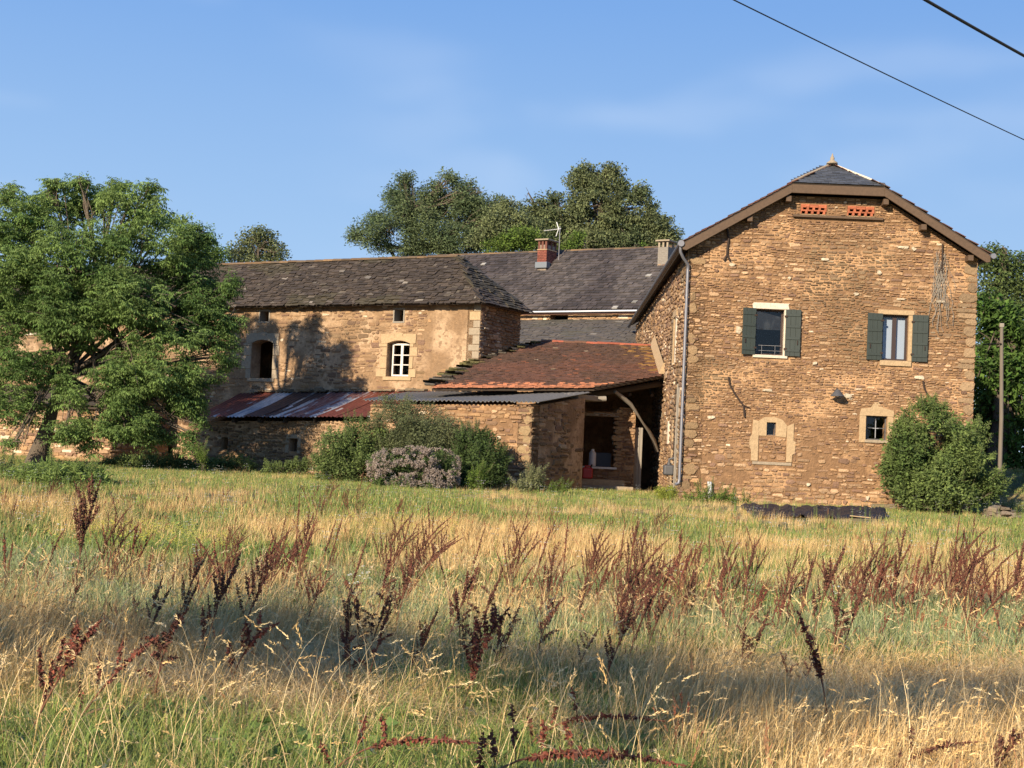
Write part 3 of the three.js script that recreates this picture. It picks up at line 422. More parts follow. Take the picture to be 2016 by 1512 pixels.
{ // lean-to with a rusty sheet roof
  const h = thing('sheet_roof_shed', 'low stone lean-to with rusty and silver corrugated metal roof', 'shed', ...FARM);
  const w = rubbleWall(h, 'front_wall', { u0: -9.3, u1: -0.75, top: (u) => lerp(1.60, 1.86, (u + 9.3) / 8.5), topAt: [-0.75, -9.3], thick: 0.4, seed: 51, rows: [0.08, 0.16], wid: [0.14, 0.42], parts: 200, openings: [{ u0: -5.34, u1: -5.02, v0: 0.72, v1: 1.14 }, { u0: -8.34, u1: -8.04, v0: 0.66, v1: 1.08 }], keep: (u) => u < -1.6, plaster: (u, v) => 0.45 * sstep(0.45, 0.6, fbm(u, v * 1.2 + 4, 3)), back: M.plaster, colour: { seed: 22, pale: 0.04, gain: 0.98 } }); w.position.z = 3.0;
  for (const [a, b] of [[-5.5, -5.36], [-5.0, -4.86]]) rbox(w, 'jamb_stone', M.dressedGrey, a, b, 0.66, 1.2, -0.3, 0.03, 0.012); rbox(w, 'lintel', M.dressedGrey, -5.5, -4.86, 1.15, 1.28, -0.3, 0.035, 0.012); rbox(w, 'window_bar', M.iron, -5.19, -5.17, 0.72, 1.14, -0.1, -0.08, 0.004);
  const lw = rubbleWall(h, 'left_wall', { u1: 2.5, top: (u) => lerp(2.5, 1.62, u / 2.5), topAt: [2.5, 0], thick: 0.4, seed: 52, parts: 40, rows: [0.09, 0.18], wid: [0.16, 0.45], colour: { seed: 2 } }); lw.rotation.y = -Math.PI / 2; lw.position.set(-9.3, 0, 0.1);
  for (const [a, b] of [[-6.75, -6.45], [-5.65, -5.4], [-4.4, -4.15], [-3.1, -2.85], [-7.9, -7.6]]) rbox(h, 'rafter_end', M.beam, a + 0.1, b - 0.05, 1.55 + (a + 9.3) * 0.03, 1.70 + (a + 9.3) * 0.03, 2.85, 3.16, 0.012);
  const r = RNG(53), rust = [0.185, 0.052, 0.036], zincC = [0.58, 0.57, 0.57], pale = [0.70, 0.67, 0.62], dark = [0.085, 0.05, 0.042], blue = [0.34, 0.38, 0.44], kinds = [[rust, 0.1, zincC], [rust, 0.15, zincC], [blue, 0.5, pale], [dark, 0.25, rust], [dark, 0.45, pale], [zincC, 0.6, rust], [blue, 0.35, rust], [rust, 0.1, zincC], [rust, 0.06, blue], [rust, 0.06, zincC], [rust, 0.04, zincC]];
  const N = kinds.length, roof = new THREE.Group(); roof.name = 'roof'; h.add(roof);
  for (let k = 0; k < N; k++) {
    const [c0, share, c1] = kinds[k], mb = new MB(), nx = 30, nz = 16, dy = (k % 2) * 0.012 + r() * 0.006, dz = r() * 0.10, grid = [];
    for (let j = 0; j <= nz; j++) for (let i = 0; i <= nx; i++) {
      const t = (k + i / nx * 1.06) / N, s = j / nz, ph = (i / nx * 5) % 1, rib = ph < 0.3 ? 0.032 : ph < 0.4 || ph > 0.9 ? 0.016 : 0;
      grid.push(V(lerp(lerp(-9.45, -10.25, s), -0.9, t), lerp(lerp(1.71, 1.95, t), lerp(2.69, 2.95, t), s) + rib + dy - 0.05 * Math.sin(s * Math.PI), lerp(3.28 + dz, 0.04, s)));
    }
    for (let j = 0; j < nz; j++) for (let i = 0; i < nx; i++) {
      const a = j * (nx + 1) + i, n = fbm(k * 9 + i * 0.14, j * 0.22, 4), col = mul3(mix3(c0, c1, sstep(1 - share - 0.12, 1 - share + 0.12, n * 1.35 - 0.17) * (0.75 + 0.25 * r())), 0.8 + 0.4 * r());
      const cc = k === N - 2 && i > 18 && i < 25 && j < 7 ? mul3([0.66, 0.64, 0.62], 0.85 + 0.3 * r()) : col;
      mb.quad(grid[a], grid[a + 1], grid[a + nx + 2], grid[a + nx + 1], cc);
    }
    add('metal_sheet', mb, M.metalSheet, roof);
  }
  for (let k = 0; k < 26; k++) { const mb = new MB(), u = -9.8 + k * 0.36 + r() * 0.2, hh = 0.06 + r() * 0.12; stoneGeo(mb, r, u, u + 0.2 + r() * 0.25, lerp(2.74, 2.98, (u + 10) / 9.5), lerp(2.74, 2.98, (u + 10) / 9.5) + hh, 0.10 + r() * 0.12, mul3([0.22, 0.17, 0.11], 0.7 + 0.6 * r())); add('flashing_stone', mb, M.stone, h); }
}
{ // low outbuilding behind the walnut
  const h = thing('low_outbuilding', 'low ochre stone outbuilding behind the walnut trunk', 'outbuilding', ...FARM);
  const w = rubbleWall(h, 'front_wall', { u0: -25, u1: -13.65, top: () => 1.95, thick: 0.4, seed: 61, rows: [0.09, 0.18], wid: [0.16, 0.5], parts: 160, openings: [{ u0: -16.9, u1: -16.05, v0: 0.56, v1: 0.94 }], back: M.plaster, colour: { seed: 40, pale: 0.08, gain: 1.2 } }); w.position.z = 3.0;
  rbox(w, 'lintel', M.greyWood, -17.1, -15.85, 0.95, 1.07, -0.35, 0.03, 0.015);
  const sw = rubbleWall(h, 'side_wall', { u1: 2.9, top: (u) => lerp(1.95, 2.6, u / 2.9), topAt: [2.9, 0], thick: 0.4, seed: 62, parts: 40, rows: [0.1, 0.18], wid: [0.16, 0.45], colour: { seed: 1 } }); sw.rotation.y = Math.PI / 2; sw.position.set(-13.65, 0, 3.0);
  const roof = polyMesh(h, 'roof', [V(-25, 1.93, 3.25), V(-13.4, 1.93, 3.25), V(-13.4, 2.75, 0.04), V(-25, 2.75, 0.04)], M.deck, 0.06);
  layTiles(roof, V(-25, 1.94, 3.28), V(1, 0, 0), V(0, 0.82, -3.24).normalize(), 11.6, 3.3, { wid: [0.25, 0.5], expo: [0.16, 0.24], over: 1.8, th: 0.028, jit: 0.025, seed: 63, parts: 60, colour: lichen, name: 'stone_slab' });
}
{ // front shed with grey cement sheets
  const h = thing('cement_roof_shed', 'small stone shed with grey corrugated cement roof beside the porch opening', 'shed', ...FARM);
  const w = rubbleWall(h, 'front_wall', { u0: -0.6, u1: 5.05, top: (u) => lerp(2.30, 2.43, (u + 0.6) / 5.65), topAt: [5.05, -0.6], thick: 0.45, seed: 71, rows: [0.07, 0.15], wid: [0.14, 0.42], parts: 260, colour: { seed: 33, pale: 0.03, gain: 1.02 }, plaster: (u, v) => 0.3 * sstep(0.5, 0.6, fbm(u * 1.1, v, 3)) }); w.position.z = 5;
  const s = rubbleWall(h, 'side_wall', { u1: 3.15, top: (u) => lerp(2.38, 2.78, u / 3.15), topAt: [3.15, 0], thick: 0.45, seed: 72, rows: [0.08, 0.17], wid: [0.16, 0.45], parts: 120, colour: { seed: 19, gain: 0.9 }, plaster: (u, v) => (u > 2.2 ? 0.75 : 0.3), back: M.plaster }); s.rotation.y = Math.PI / 2; s.position.set(5.05, 0, 5);
  const lw = add('left_wall', new MB().box(-0.6, -0.2, -0.3, 2.3, 0.2, 4.55), M.mortar, h);
  { const r = RNG(77); for (let y = -0.1, k = 0; y < 2.2; k++) { const hh = 0.16 + r() * 0.16, mb = new MB(); stoneGeo(mb, r, k % 2 ? 4.62 : 4.78, 5.07, y, y + hh - 0.012, 0.03, mul3([0.36, 0.25, 0.13], 0.8 + 0.4 * r())); add('quoin', mb, M.stone, w); y += hh; } }
  rbox(h, 'beam', M.greyWood, 4.5, 5.0, 2.72, 2.88, 0.9, 2.2, 0.02); 
  const roof = new THREE.Group(); roof.name = 'roof'; h.add(roof); const FL = V(-0.75, 2.42, 5.22), FR = V(5.35, 2.50, 5.22), BR = V(4.95, 2.97, 1.35), BL = V(-2.7, 2.90, 0.05), r = RNG(74);
  for (let k = 0; k < 7; k++) {
    const mb = new MB(), nx = 36, nz = 6, dz = (r() - 0.5) * 0.03, P = [];
    for (let j = 0; j <= nz; j++) for (let i = 0; i <= nx; i++) { const t = (k + i / nx * 1.05) / 7, q = j / nz, a = FL.clone().lerp(FR, t), b = BL.clone().lerp(BR, t), p = a.lerp(b, q); p.y += 0.026 * Math.sin(i / nx * 12 * Math.PI) + (k % 2) * 0.012; p.z += dz * (1 - q); P.push(p); }
    for (let j = 0; j < nz; j++) for (let i = 0; i < nx; i++) { const a = j * (nx + 1) + i; mb.quad(P[a], P[a + 1], P[a + nx + 2], P[a + nx + 1], WHITE); }
    for (let i = 0; i < nx; i++) mb.quad(P[i].clone().add(V(0, -0.012, 0)), P[i + 1].clone().add(V(0, -0.012, 0)), P[i + 1], P[i], WHITE);
    add('cement_sheet', mb, M.cement, roof);
  }
}

// ================================================================ red-tiled porch between the houses
{
  const h = thing('tiled_porch', 'open porch with mossy red tile roof between the two stone houses', 'porch', ...GABLE);
  const py = (z) => 3.70 - 0.2717 * (z + 7.32), P2 = (u, z) => V(u, py(z), z), poly = [[-7.24, -4.19], [-2.33, -5.11], [-0.06, -7.32], [-0.06, -11.9], [-4.15, -11.9], [-4.80, -10.69], [-6.05, -8.42]];
  const inside = (u, z) => { let c = false; for (let i = 0, j = poly.length - 1; i < poly.length; j = i++) { const [a, b] = poly[i], [x, y] = poly[j]; if ((b > z) !== (y > z) && u < (x - a) * (z - b) / (y - b) + a) c = !c; } return c; };
  const roof = polyMesh(h, 'roof', poly.map(([u, z]) => P2(u, z)), M.deck, 0.07);
  polyMesh(roof, 'roof_slope', [V(-4.15, py(-11.9), -11.9), V(-0.06, py(-11.9), -11.9), V(-0.06, 4.0, -16), V(-4.15, 4.0, -16)], M.deck, 0.07);
  const E1 = P2(-7.24, -4.19), A = P2(-2.33, -5.11).sub(E1).normalize(), N = V(0, 1, 0.2717).normalize(), B = V().crossVectors(N, A).normalize();
  layTiles(roof, E1.clone().addScaledVector(A, -0.3).addScaledVector(B, -0.06), A, B, 9.5, 10.5, { wid: [0.155], expo: 0.15, over: 1.6, th: 0.03, jit: 0.014, seed: 81, clip: (u, s) => { const p = E1.clone().addScaledVector(A, u - 0.3).addScaledVector(B, s - 0.06); return inside(p.x, p.z); }, near: (t) => 10 - t[2],
    colour: (r, u, s, row) => { const n = fbm(u * 0.7, s * 0.7 + 2, 4); let c = mix3([0.175, 0.082, 0.055], [0.125, 0.070, 0.048], sstep(0.28, 0.6, n + 0.2 * (r() - 0.5))); if (row < 5 && r() < 1.1 - row * 0.17) c = [0.60, 0.255, 0.135]; if (u > 7.3 + r() * 0.8 && r() < 0.42 && s > 2) c = [0.34, 0.19, 0.06]; if (r() < 0.004) c = [0.36, 0.28, 0.2]; if (row > 3 && r() < 0.03) c = [0.28, 0.11, 0.06]; return mul3(c, 0.74 + 0.5 * r()); } });
  ridgeTiles(roof, V(-4.1, py(-11.9) + 0.06, -11.9), V(-0.1, py(-11.9) + 0.06, -11.9), 0.4, 0.11, (r) => mul3(r() < 0.65 ? [0.42, 0.12, 0.065] : [0.2, 0.1, 0.06], 0.8 + 0.4 * r()), 82);
  { const mb = new MB(), a = P2(-0.02, -7.35), b = P2(-0.02, -12.0); const f = (p, x, y) => p.clone().add(V(x, y, 0)); mb.quad(f(a, -0.2, 0.06), f(a, 0.0, 0.06), f(b, 0.0, 0.06), f(b, -0.2, 0.06), WHITE); mb.quad(f(a, -0.2, 0.06), f(b, -0.2, 0.06), f(b, -0.06, 0.42), f(a, -0.06, 0.42), WHITE); mb.quad(f(a, -0.2, 0.06), f(a, -0.06, 0.42), f(a, 0, 0.42), f(a, 0, 0.06), WHITE); add('mortar_flashing', mb, M.dressed, roof); }
  for (let k = 0, r = RNG(86); k < 34; k++) { const t = k / 33, p = t < 0.55 ? P2(lerp(-7.3, -6.15, t / 0.55), lerp(-4.4, -8.2, t / 0.55)) : P2(lerp(-6.1, -4.3, (t - 0.55) / 0.45), lerp(-8.5, -11.6, (t - 0.55) / 0.45)); const mb = new MB(), w = 0.18 + r() * 0.2; stoneGeo(mb, r, -w, w, 0, 0.04 + r() * 0.04, 0.16, mul3(r() < 0.4 ? [0.16, 0.14, 0.05] : [0.13, 0.11, 0.085], 0.7 + 0.6 * r()), -0.16); const m = add('edge_stone', mb, M.stone, roof); m.position.copy(p).add(V(0, 0.03, 0)); m.rotation.y = r() * 3; }
  const beam = (name, pts, rad, mat) => add(name, new MB().tube(pts, rad, 8), mat, h);
  beam('eave_beam', [V(-2.5, 2.92, -5.55), V(-1.2, 3.2, -6.6), V(-0.05, 3.48, -7.65)], 0.10, M.beam);
  beam('tie_beam', [V(-2.6, 2.78, -5.3), V(-2.2, 2.80, -5.45), V(-1.95, 2.82, -5.5)], 0.085, M.greyWood);
  beam('curved_brace', [V(-1.66, 3.08, -6.05), V(-1.38, 2.90, -6.35), V(-1.12, 2.72, -6.6), V(-0.86, 2.40, -6.9), V(-0.66, 2.14, -7.2), V(-0.44, 1.9, -7.5), V(-0.26, 1.62, -7.9), V(-0.10, 1.28, -8.2)], (t) => 0.055 + 0.02 * Math.sin(t * 9), M.greyWood).userData.label = 'crooked pale tree trunk brace';
  for (let k = 0; k < 6; k++) { const u = -0.4 - k * 0.75; beam('rafter', [V(u, py(-5.6 + u * -0.15) - 0.16, -5.6 - 0.9 * (u > -2.4 ? (u + 2.4) : 0)), V(u, py(-11.7) - 0.14, -11.7)], 0.06, M.beam); }
  const bw = rubbleWall(h, 'back_wall', { u0: -4.2, u1: -0.92, v0: -0.3, top: (u) => (u < -1.45 ? 2.46 : 2.62), topAt: [-0.92, -1.449, -1.451, -4.2], thick: 0.4, seed: 83, parts: 80, rows: [0.06, 0.13], wid: [0.1, 0.32], openings: [{ u0: -2.75, u1: -1.50, v0: 0.70, v1: 2.30 }], colour: { seed: 3, gain: 0.95 } }); bw.position.z = -7;
  rbox(bw, 'window_sill', M.whitePaint, -2.75, -1.46, 0.63, 0.695, -0.3, 0.10); rbox(bw, 'lintel', M.greyWood, -2.9, -1.45, 2.31, 2.42, -0.4, 0.03);
  { const r = RNG(88); for (let y = 0.7; y < 2.5;) { const hh = 0.1 + r() * 0.12, mb = new MB(); stoneGeo(mb, r, -1.66 + r() * 0.12, -1.3, y, y + hh - 0.012, 0.03, mul3([0.42, 0.27, 0.14], 0.8 + 0.4 * r()), -0.34); add('jamb_stone', mb, M.stone, bw); y += hh; } }
  const pd = new THREE.Group(); pd.name = 'plank_door'; h.add(pd); for (let k = 0; k < 3; k++) rbox(pd, 'plank', M.greyWood, -0.91 + k * 0.085, -0.83 + k * 0.085, 0.0, 2.0, -7.24, -7.20, 0.006); pd.userData.label = 'weathered grey plank door leaf';
  add('inner_wall', new MB().box(-4.2, 0, -0.3, 4.4, -12.6, -12.2), M.mortar, h); rbox(h, 'stored_crate', M.darkZinc, -2.3, -1.6, 0.3, 1.15, -8.4, -7.8, 0.03);
  rbox(h, 'stone_step', M.dressed, -2.75, -1.2, -0.2, 0.30, -6.98, -6.5, 0.03); rbox(h, 'stone_step', M.dressedGrey, -2.6, -0.95, -0.2, 0.12, -6.5, -6.0, 0.03);
  add('stone_floor', new MB().box(-2.5, -0.02, -0.12, -0.02, -6.9, -5.2), M.floor, h);
  // things kept in the porch
  const can = thing('fuel_can', 'bright red plastic can standing in the shaded porch', 'can', GABLE[0], GABLE[1]);
  { const c = [-2.40, 0.32, -6.75]; rbox(can, 'body', M.red, c[0] - 0.16, c[0] + 0.18, c[1] - 0.02, c[1] + 0.34, c[2] - 0.12, c[2] + 0.12, 0.05); rbox(can, 'handle', M.red, c[0] - 0.08, c[0] + 0.1, c[1] + 0.36, c[1] + 0.41, c[2] - 0.03, c[2] + 0.03, 0.015); rbox(can, 'handle_post', M.red, c[0] - 0.08, c[0] - 0.03, c[1] + 0.32, c[1] + 0.38, c[2] - 0.03, c[2] + 0.03); add('spout', new MB().tube([V(c[0] + 0.1, c[1] + 0.3, c[2]), V(c[0] + 0.14, c[1] + 0.44, c[2])], 0.03, 8), M.rubber, can); }
  const bot = thing('white_canister', 'pale canister standing behind the red can in the porch', 'canister', GABLE[0], GABLE[1]);
  add('body', new THREE.LatheGeometry([[0, 0], [0.11, 0], [0.115, 0.04], [0.115, 0.42], [0.07, 0.48], [0.045, 0.5], [0, 0.5]].map(([a, b]) => new THREE.Vector2(a, b)), 14), M.pvc, bot).position.set(-2.24, 0.695, -7.05); add('cap', new MB().tube([V(-2.24, 1.185, -7.05), V(-2.24, 1.25, -7.05)], 0.05, 10), M.white, bot);
}

// ================================================================ rear wing with dark tiled roof
const WING = [[5.4426, 0, -66], THREE.MathUtils.degToRad(-32)];
{
  const h = thing('rear_wing', 'rear wing with dark grey scalloped tile roof and white gutter', 'house', ...WING);
  rubbleWall(h, 'front_wall', { u0: -14, u1: 5, v0: 0, top: () => 7.95, seed: 91, parts: 60, rows: [0.12, 0.2], wid: [0.25, 0.6], keep: (u, v) => v > 7.0 && u > -9 && u < 2, back: M.plaster, colour: { gain: 1.2, pale: 0.3 }, openings: [{ u0: -4.6, u1: -3.6, v0: 7.38, v1: 7.62 }] }).position.z = -0.3;
  add('back_wall', new MB().box(-14, 5, 0, 7.9, -9.2, -8.8), M.mortar, h); add('end_wall', new MB().box(-14, -13.6, 0, 8, -8.8, -0.8), M.mortar, h); add('end_wall', new MB().box(4.6, 5, 0, 8, -8.8, -0.8), M.mortar, h);
  const roof = polyMesh(h, 'roof', [V(-14.5, 7.80, 0.05), V(5.2, 7.80, 0.05), V(5.2, 11.34, -4.5), V(-14.5, 11.34, -4.5)], M.deck, 0.07); polyMesh(roof, 'roof_slope', [V(5.2, 7.8, -9.1), V(-14.5, 7.8, -9.1), V(-14.5, 11.34, -4.5), V(5.2, 11.34, -4.5)], M.deck, 0.07);
  layTiles(roof, V(-14.5, 7.80, 0.10), V(1, 0, 0), V(0, 3.54, -4.55).normalize(), 19.7, 5.8, { wid: [0.27], expo: 0.24, over: 1.4, th: 0.05, jit: 0.02, seed: 92, near: (t) => (t[0] > 5 && t[1] < 15.5 ? 3 - t[2] * 0.2 : 0), colour: (r, u, s) => { const n = fbm(u * 0.5, s * 0.5, 3); let c = mix3([0.062, 0.050, 0.048], [0.105, 0.088, 0.08], sstep(0.35, 0.65, n)); if (r() < 0.005) c = [0.36, 0.34, 0.30]; return mul3(c, 0.6 + 0.8 * r()); } });
  ridgeTiles(roof, V(-14.4, 11.40, -4.5), V(5, 11.40, -4.5), 0.42, 0.13, ochreRidge, 93);
  add('gutter', new MB().tube([V(-14.4, 7.74, 0.16), V(4, 7.74, 0.16)], 0.045, 8), M.pvc, h); add('eave_board', new MB().box(-14, 4, 7.62, 7.70, 0.0, 0.04), std([0.20, 0.10, 0.07], { map: woodMap }), h);
  // lower roof in front
  const lean = polyMesh(h, 'lower_roof', [V(-10, 5.6, 3.6), V(3.2, 5.6, 3.6), V(3.2, 7.36, -0.25), V(-10, 7.36, -0.25)], M.deck, 0.06);
  layTiles(lean, V(-10, 5.6, 3.65), V(1, 0, 0), V(0, 1.76, -3.85).normalize(), 13.2, 4.2, { wid: [0.2, 0.45], expo: [0.15, 0.22], over: 1.8, th: 0.028, jit: 0.02, seed: 94, parts: 200, near: (t) => (t[0] > 3 && t[1] < 12 ? 1 : 0.01), colour: (r, u, s) => { const c = lichen(r, u, s); return mix3(mul3(c, 1.25), [0.16, 0.16, 0.155], 0.35); }, name: 'stone_slab' });
  add('lower_wall', new MB().box(-10, 3.2, 0, 5.5, 3.0, 3.4), M.mortar, h);
}
{
  const c = thing('brick_chimney', 'red brick chimney with thin pale band and slab cap on the dark roof', 'chimney', ...WING), r = RNG(95), cx = -6.75, cz = -3.35, w = 0.27, d = 0.5;
  const core = add('core', new MB().box(cx - w + 0.02, cx + w - 0.02, 9.6, 11.50, cz - d + 0.02, cz + d - 0.02, [0.3, 0.24, 0.18]), M.brick, c);
  for (let y = 10.62, k = 0; y < 11.22; y += 0.085, k++) for (let s = 0; s < 2; s++) { const n = s ? 4 : 3, sh = (k % 2) * 0.5; for (let i = 0; i <= n; i++) { const L = (s ? d : w) * 2, a = Math.max(0, (i - sh) * L / n), b = Math.min(L, (i + 1 - sh) * L / n); if (b - a < 0.05) continue; const col = mul3([0.27, 0.085, 0.055], 0.75 + 0.5 * r()), mb = new MB(); s ? mb.box(cx + w - 0.1, cx + w + 0.012 * r(), y, y + 0.072, cz - d + a + 0.005, cz - d + b - 0.005, col) : mb.box(cx - w + a + 0.005, cx - w + b - 0.005, y, y + 0.072, cz + d - 0.1, cz + d + 0.01 + 0.012 * r(), col); add('brick', mb, M.brick, core); } }
  rbox(c, 'band', M.dressed, cx - w - 0.03, cx + w + 0.03, 11.23, 11.28, cz - d - 0.04, cz + d + 0.04, 0.015);
  for (const [sx, sz] of [[-1, 1], [1, 1], [-1, -1], [1, -1], [0, 1], [1, 0], [-1, 0]]) add('brick_post', new MB().box(cx + sx * (w - 0.07) - 0.06, cx + sx * (w - 0.07) + 0.06, 11.29, 11.72, cz + sz * (d - 0.08) - 0.07, cz + sz * (d - 0.08) + 0.07, [0.19, 0.075, 0.05]), M.brick, c);
  rbox(c, 'cap_slab', M.dressedGrey, cx - w - 0.13, cx + w + 0.13, 11.72, 11.80, cz - d - 0.12, cz + d + 0.12, 0.02); rbox(c, 'lead_flashing', std([0.17, 0.19, 0.21], { roughness: 0.5, metalness: 0.3 }), cx - w - 0.08, cx + w + 0.08, 10.3, 10.62, cz + 0.2, cz + d + 0.1, 0.03);
  const a = thing('roof_antenna', 'pale television aerial on a mast beside the brick chimney', 'antenna', ...WING), mx = cx + 0.52, mz = cz - 0.3;
  add('mast', new MB().tube([V(mx, 10.8, mz), V(mx, 12.55, mz)], 0.022, 6), M.zinc, a); add('boom', new MB().tube([V(mx + 0.05, 12.42, mz), V(mx - 1.15, 12.42, mz - 0.35)], 0.02, 6), M.white, a);
  for (const s of [-1, 1]) add('reflector', new MB().tube([V(mx - 0.08, 12.42, mz), V(mx - 0.26, 12.42 + s * 0.36, mz - 0.08)], 0.022, 6), M.white, a);
  for (let k = 0; k < 9; k++) { const t = 0.2 + k * 0.09, x = mx + 0.05 - 1.2 * t, z = mz - 0.35 * t; add('element', new MB().tube([V(x - 0.04, 12.42, z + 0.12), V(x + 0.04, 12.42, z - 0.12)], 0.008, 4), M.zinc, a); }
  const s = thing('stone_chimney', 'stubby grey rendered chimney near the right end of the dark roof', 'chimney', ...WING), x = 0.03, z = -3.3, stk = rubbleWall(s, 'stack', { u0: x - 0.27, u1: x + 0.27, v0: 9.5, top: () => 11.15, thick: 0.7, seed: 96, parts: 20, back: std([0.30, 0.265, 0.22], { map: gritMap, bumpMap: gritBump, bumpScale: 0.02 }), plaster: () => 0.8, rows: [0.1, 0.18], wid: [0.14, 0.3], colour: { gain: 0.9 } }); stk.position.z = z + 0.4;
  for (const [a2, b2] of [[-0.22, 0.35], [0.22, 0.35], [-0.22, -0.25], [0.22, -0.25], [0, 0.35]]) rbox(s, 'post', M.dressedGrey, x + a2 - 0.05, x + a2 + 0.05, 11.15, 11.42, z + b2 - 0.05, z + b2 + 0.05); rbox(s, 'cap_slab', M.dressedGrey, x - 0.38, x + 0.38, 11.42, 11.50, z - 0.42, z + 0.52, 0.02);
}
// ================================================================ trees and shrubs
function leafQuad(mb, base, dir, nrm, len, wid, col) { // a leaf folded along its midrib
  const side = V().crossVectors(dir, nrm).normalize(), up = V().crossVectors(side, dir).normalize(), m = base.clone().addScaledVector(dir, len * 0.45), tip = base.clone().addScaledVector(dir, len).addScaledVector(up, -len * 0.12);
  const l = m.clone().addScaledVector(side, -wid / 2).addScaledVector(up, wid * 0.14), r = m.clone().addScaledVector(side, wid / 2).addScaledVector(up, wid * 0.14);
  mb.tri(base, m, l, col); mb.tri(m, tip, l, col); mb.tri(base, r, m, col); mb.tri(m, r, tip, col);
}
const rdir = (r) => { const z = r() * 2 - 1, a = r() * 6.2832, q = Math.sqrt(1 - z * z); return V(q * Math.cos(a), z, q * Math.sin(a)); };
function walnutSpray(seed) { // a drooping compound leaf or two
  const r = RNG(seed), mb = new MB();
  for (let f = 0; f < 4; f++) {
    const an = f * 1.7 + r(), out = V(Math.cos(an), 0.25 - 0.3 * r(), Math.sin(an)).normalize(); let p = V(0, 0, 0), d = out.clone();
    for (let k = 0; k < 4; k++) {
      const q = p.clone().addScaledVector(d, 0.085); d.y -= 0.28; d.normalize(); const side = V().crossVectors(d, V(0, 1, 0)).normalize();
      for (const s of k === 3 ? [0] : [-1, 1]) { const ld = s ? side.clone().multiplyScalar(s).addScaledVector(d, 0.6).add(V(0, -0.45 - 0.3 * r(), 0)).normalize() : d.clone(); leafQuad(mb, q, ld, V(0.2 * (r() - 0.5), 1, 0.2 * (r() - 0.5)), 0.13 + 0.05 * r(), 0.055 + 0.015 * r(), mul3(WHITE, 0.8 + 0.4 * r())); }
      p = q;
    }
  }
  return mb.geo();
}
function leafSpray(seed, n, R, len, wid, flat = 0.5) {
  const r = RNG(seed), mb = new MB();
  for (let k = 0; k < n; k++) { const p = rdir(r).multiplyScalar(R * Math.cbrt(r())); p.y *= 0.75; const d = rdir(r); d.y = d.y * 0.5 - 0.1; d.normalize(); const nn = rdir(r).multiplyScalar(1 - flat).add(V(0, flat, 0)).normalize(); leafQuad(mb, p, d, nn, len * (0.7 + 0.6 * r()), wid * (0.7 + 0.6 * r()), mul3(WHITE, 0.75 + 0.5 * r())); }
  return mb.geo();
}
const SPRAY = { walnut: [walnutSpray(1), walnutSpray(2)], broad: [leafSpray(3, 16, 0.34, 0.15, 0.09), leafSpray(4, 16, 0.34, 0.15, 0.09)], fine: [leafSpray(5, 22, 0.40, 0.16, 0.055), leafSpray(6, 22, 0.4, 0.16, 0.055)], shrub: [leafSpray(7, 22, 0.17, 0.075, 0.04), leafSpray(8, 22, 0.17, 0.075, 0.04)], big: [leafSpray(9, 14, 0.34, 0.22, 0.12, 0.6)] };
function instanced(name, geo, mat, parent, list) { // list of [position, quaternion or null, scale, colour]
  const m = new THREE.InstancedMesh(geo, mat, list.length), T = new THREE.Matrix4(), c = new THREE.Color(), Q = new THREE.Quaternion(), S = V();
  list.forEach(([p, q, s, col], i) => { T.compose(p, q || Q.identity(), typeof s === 'number' ? S.set(s, s, s) : s); m.setMatrixAt(i, T); m.setColorAt(i, c.setRGB(...col)); });
  m.name = name; m.castShadow = m.receiveShadow = true; parent.add(m); return m;
}
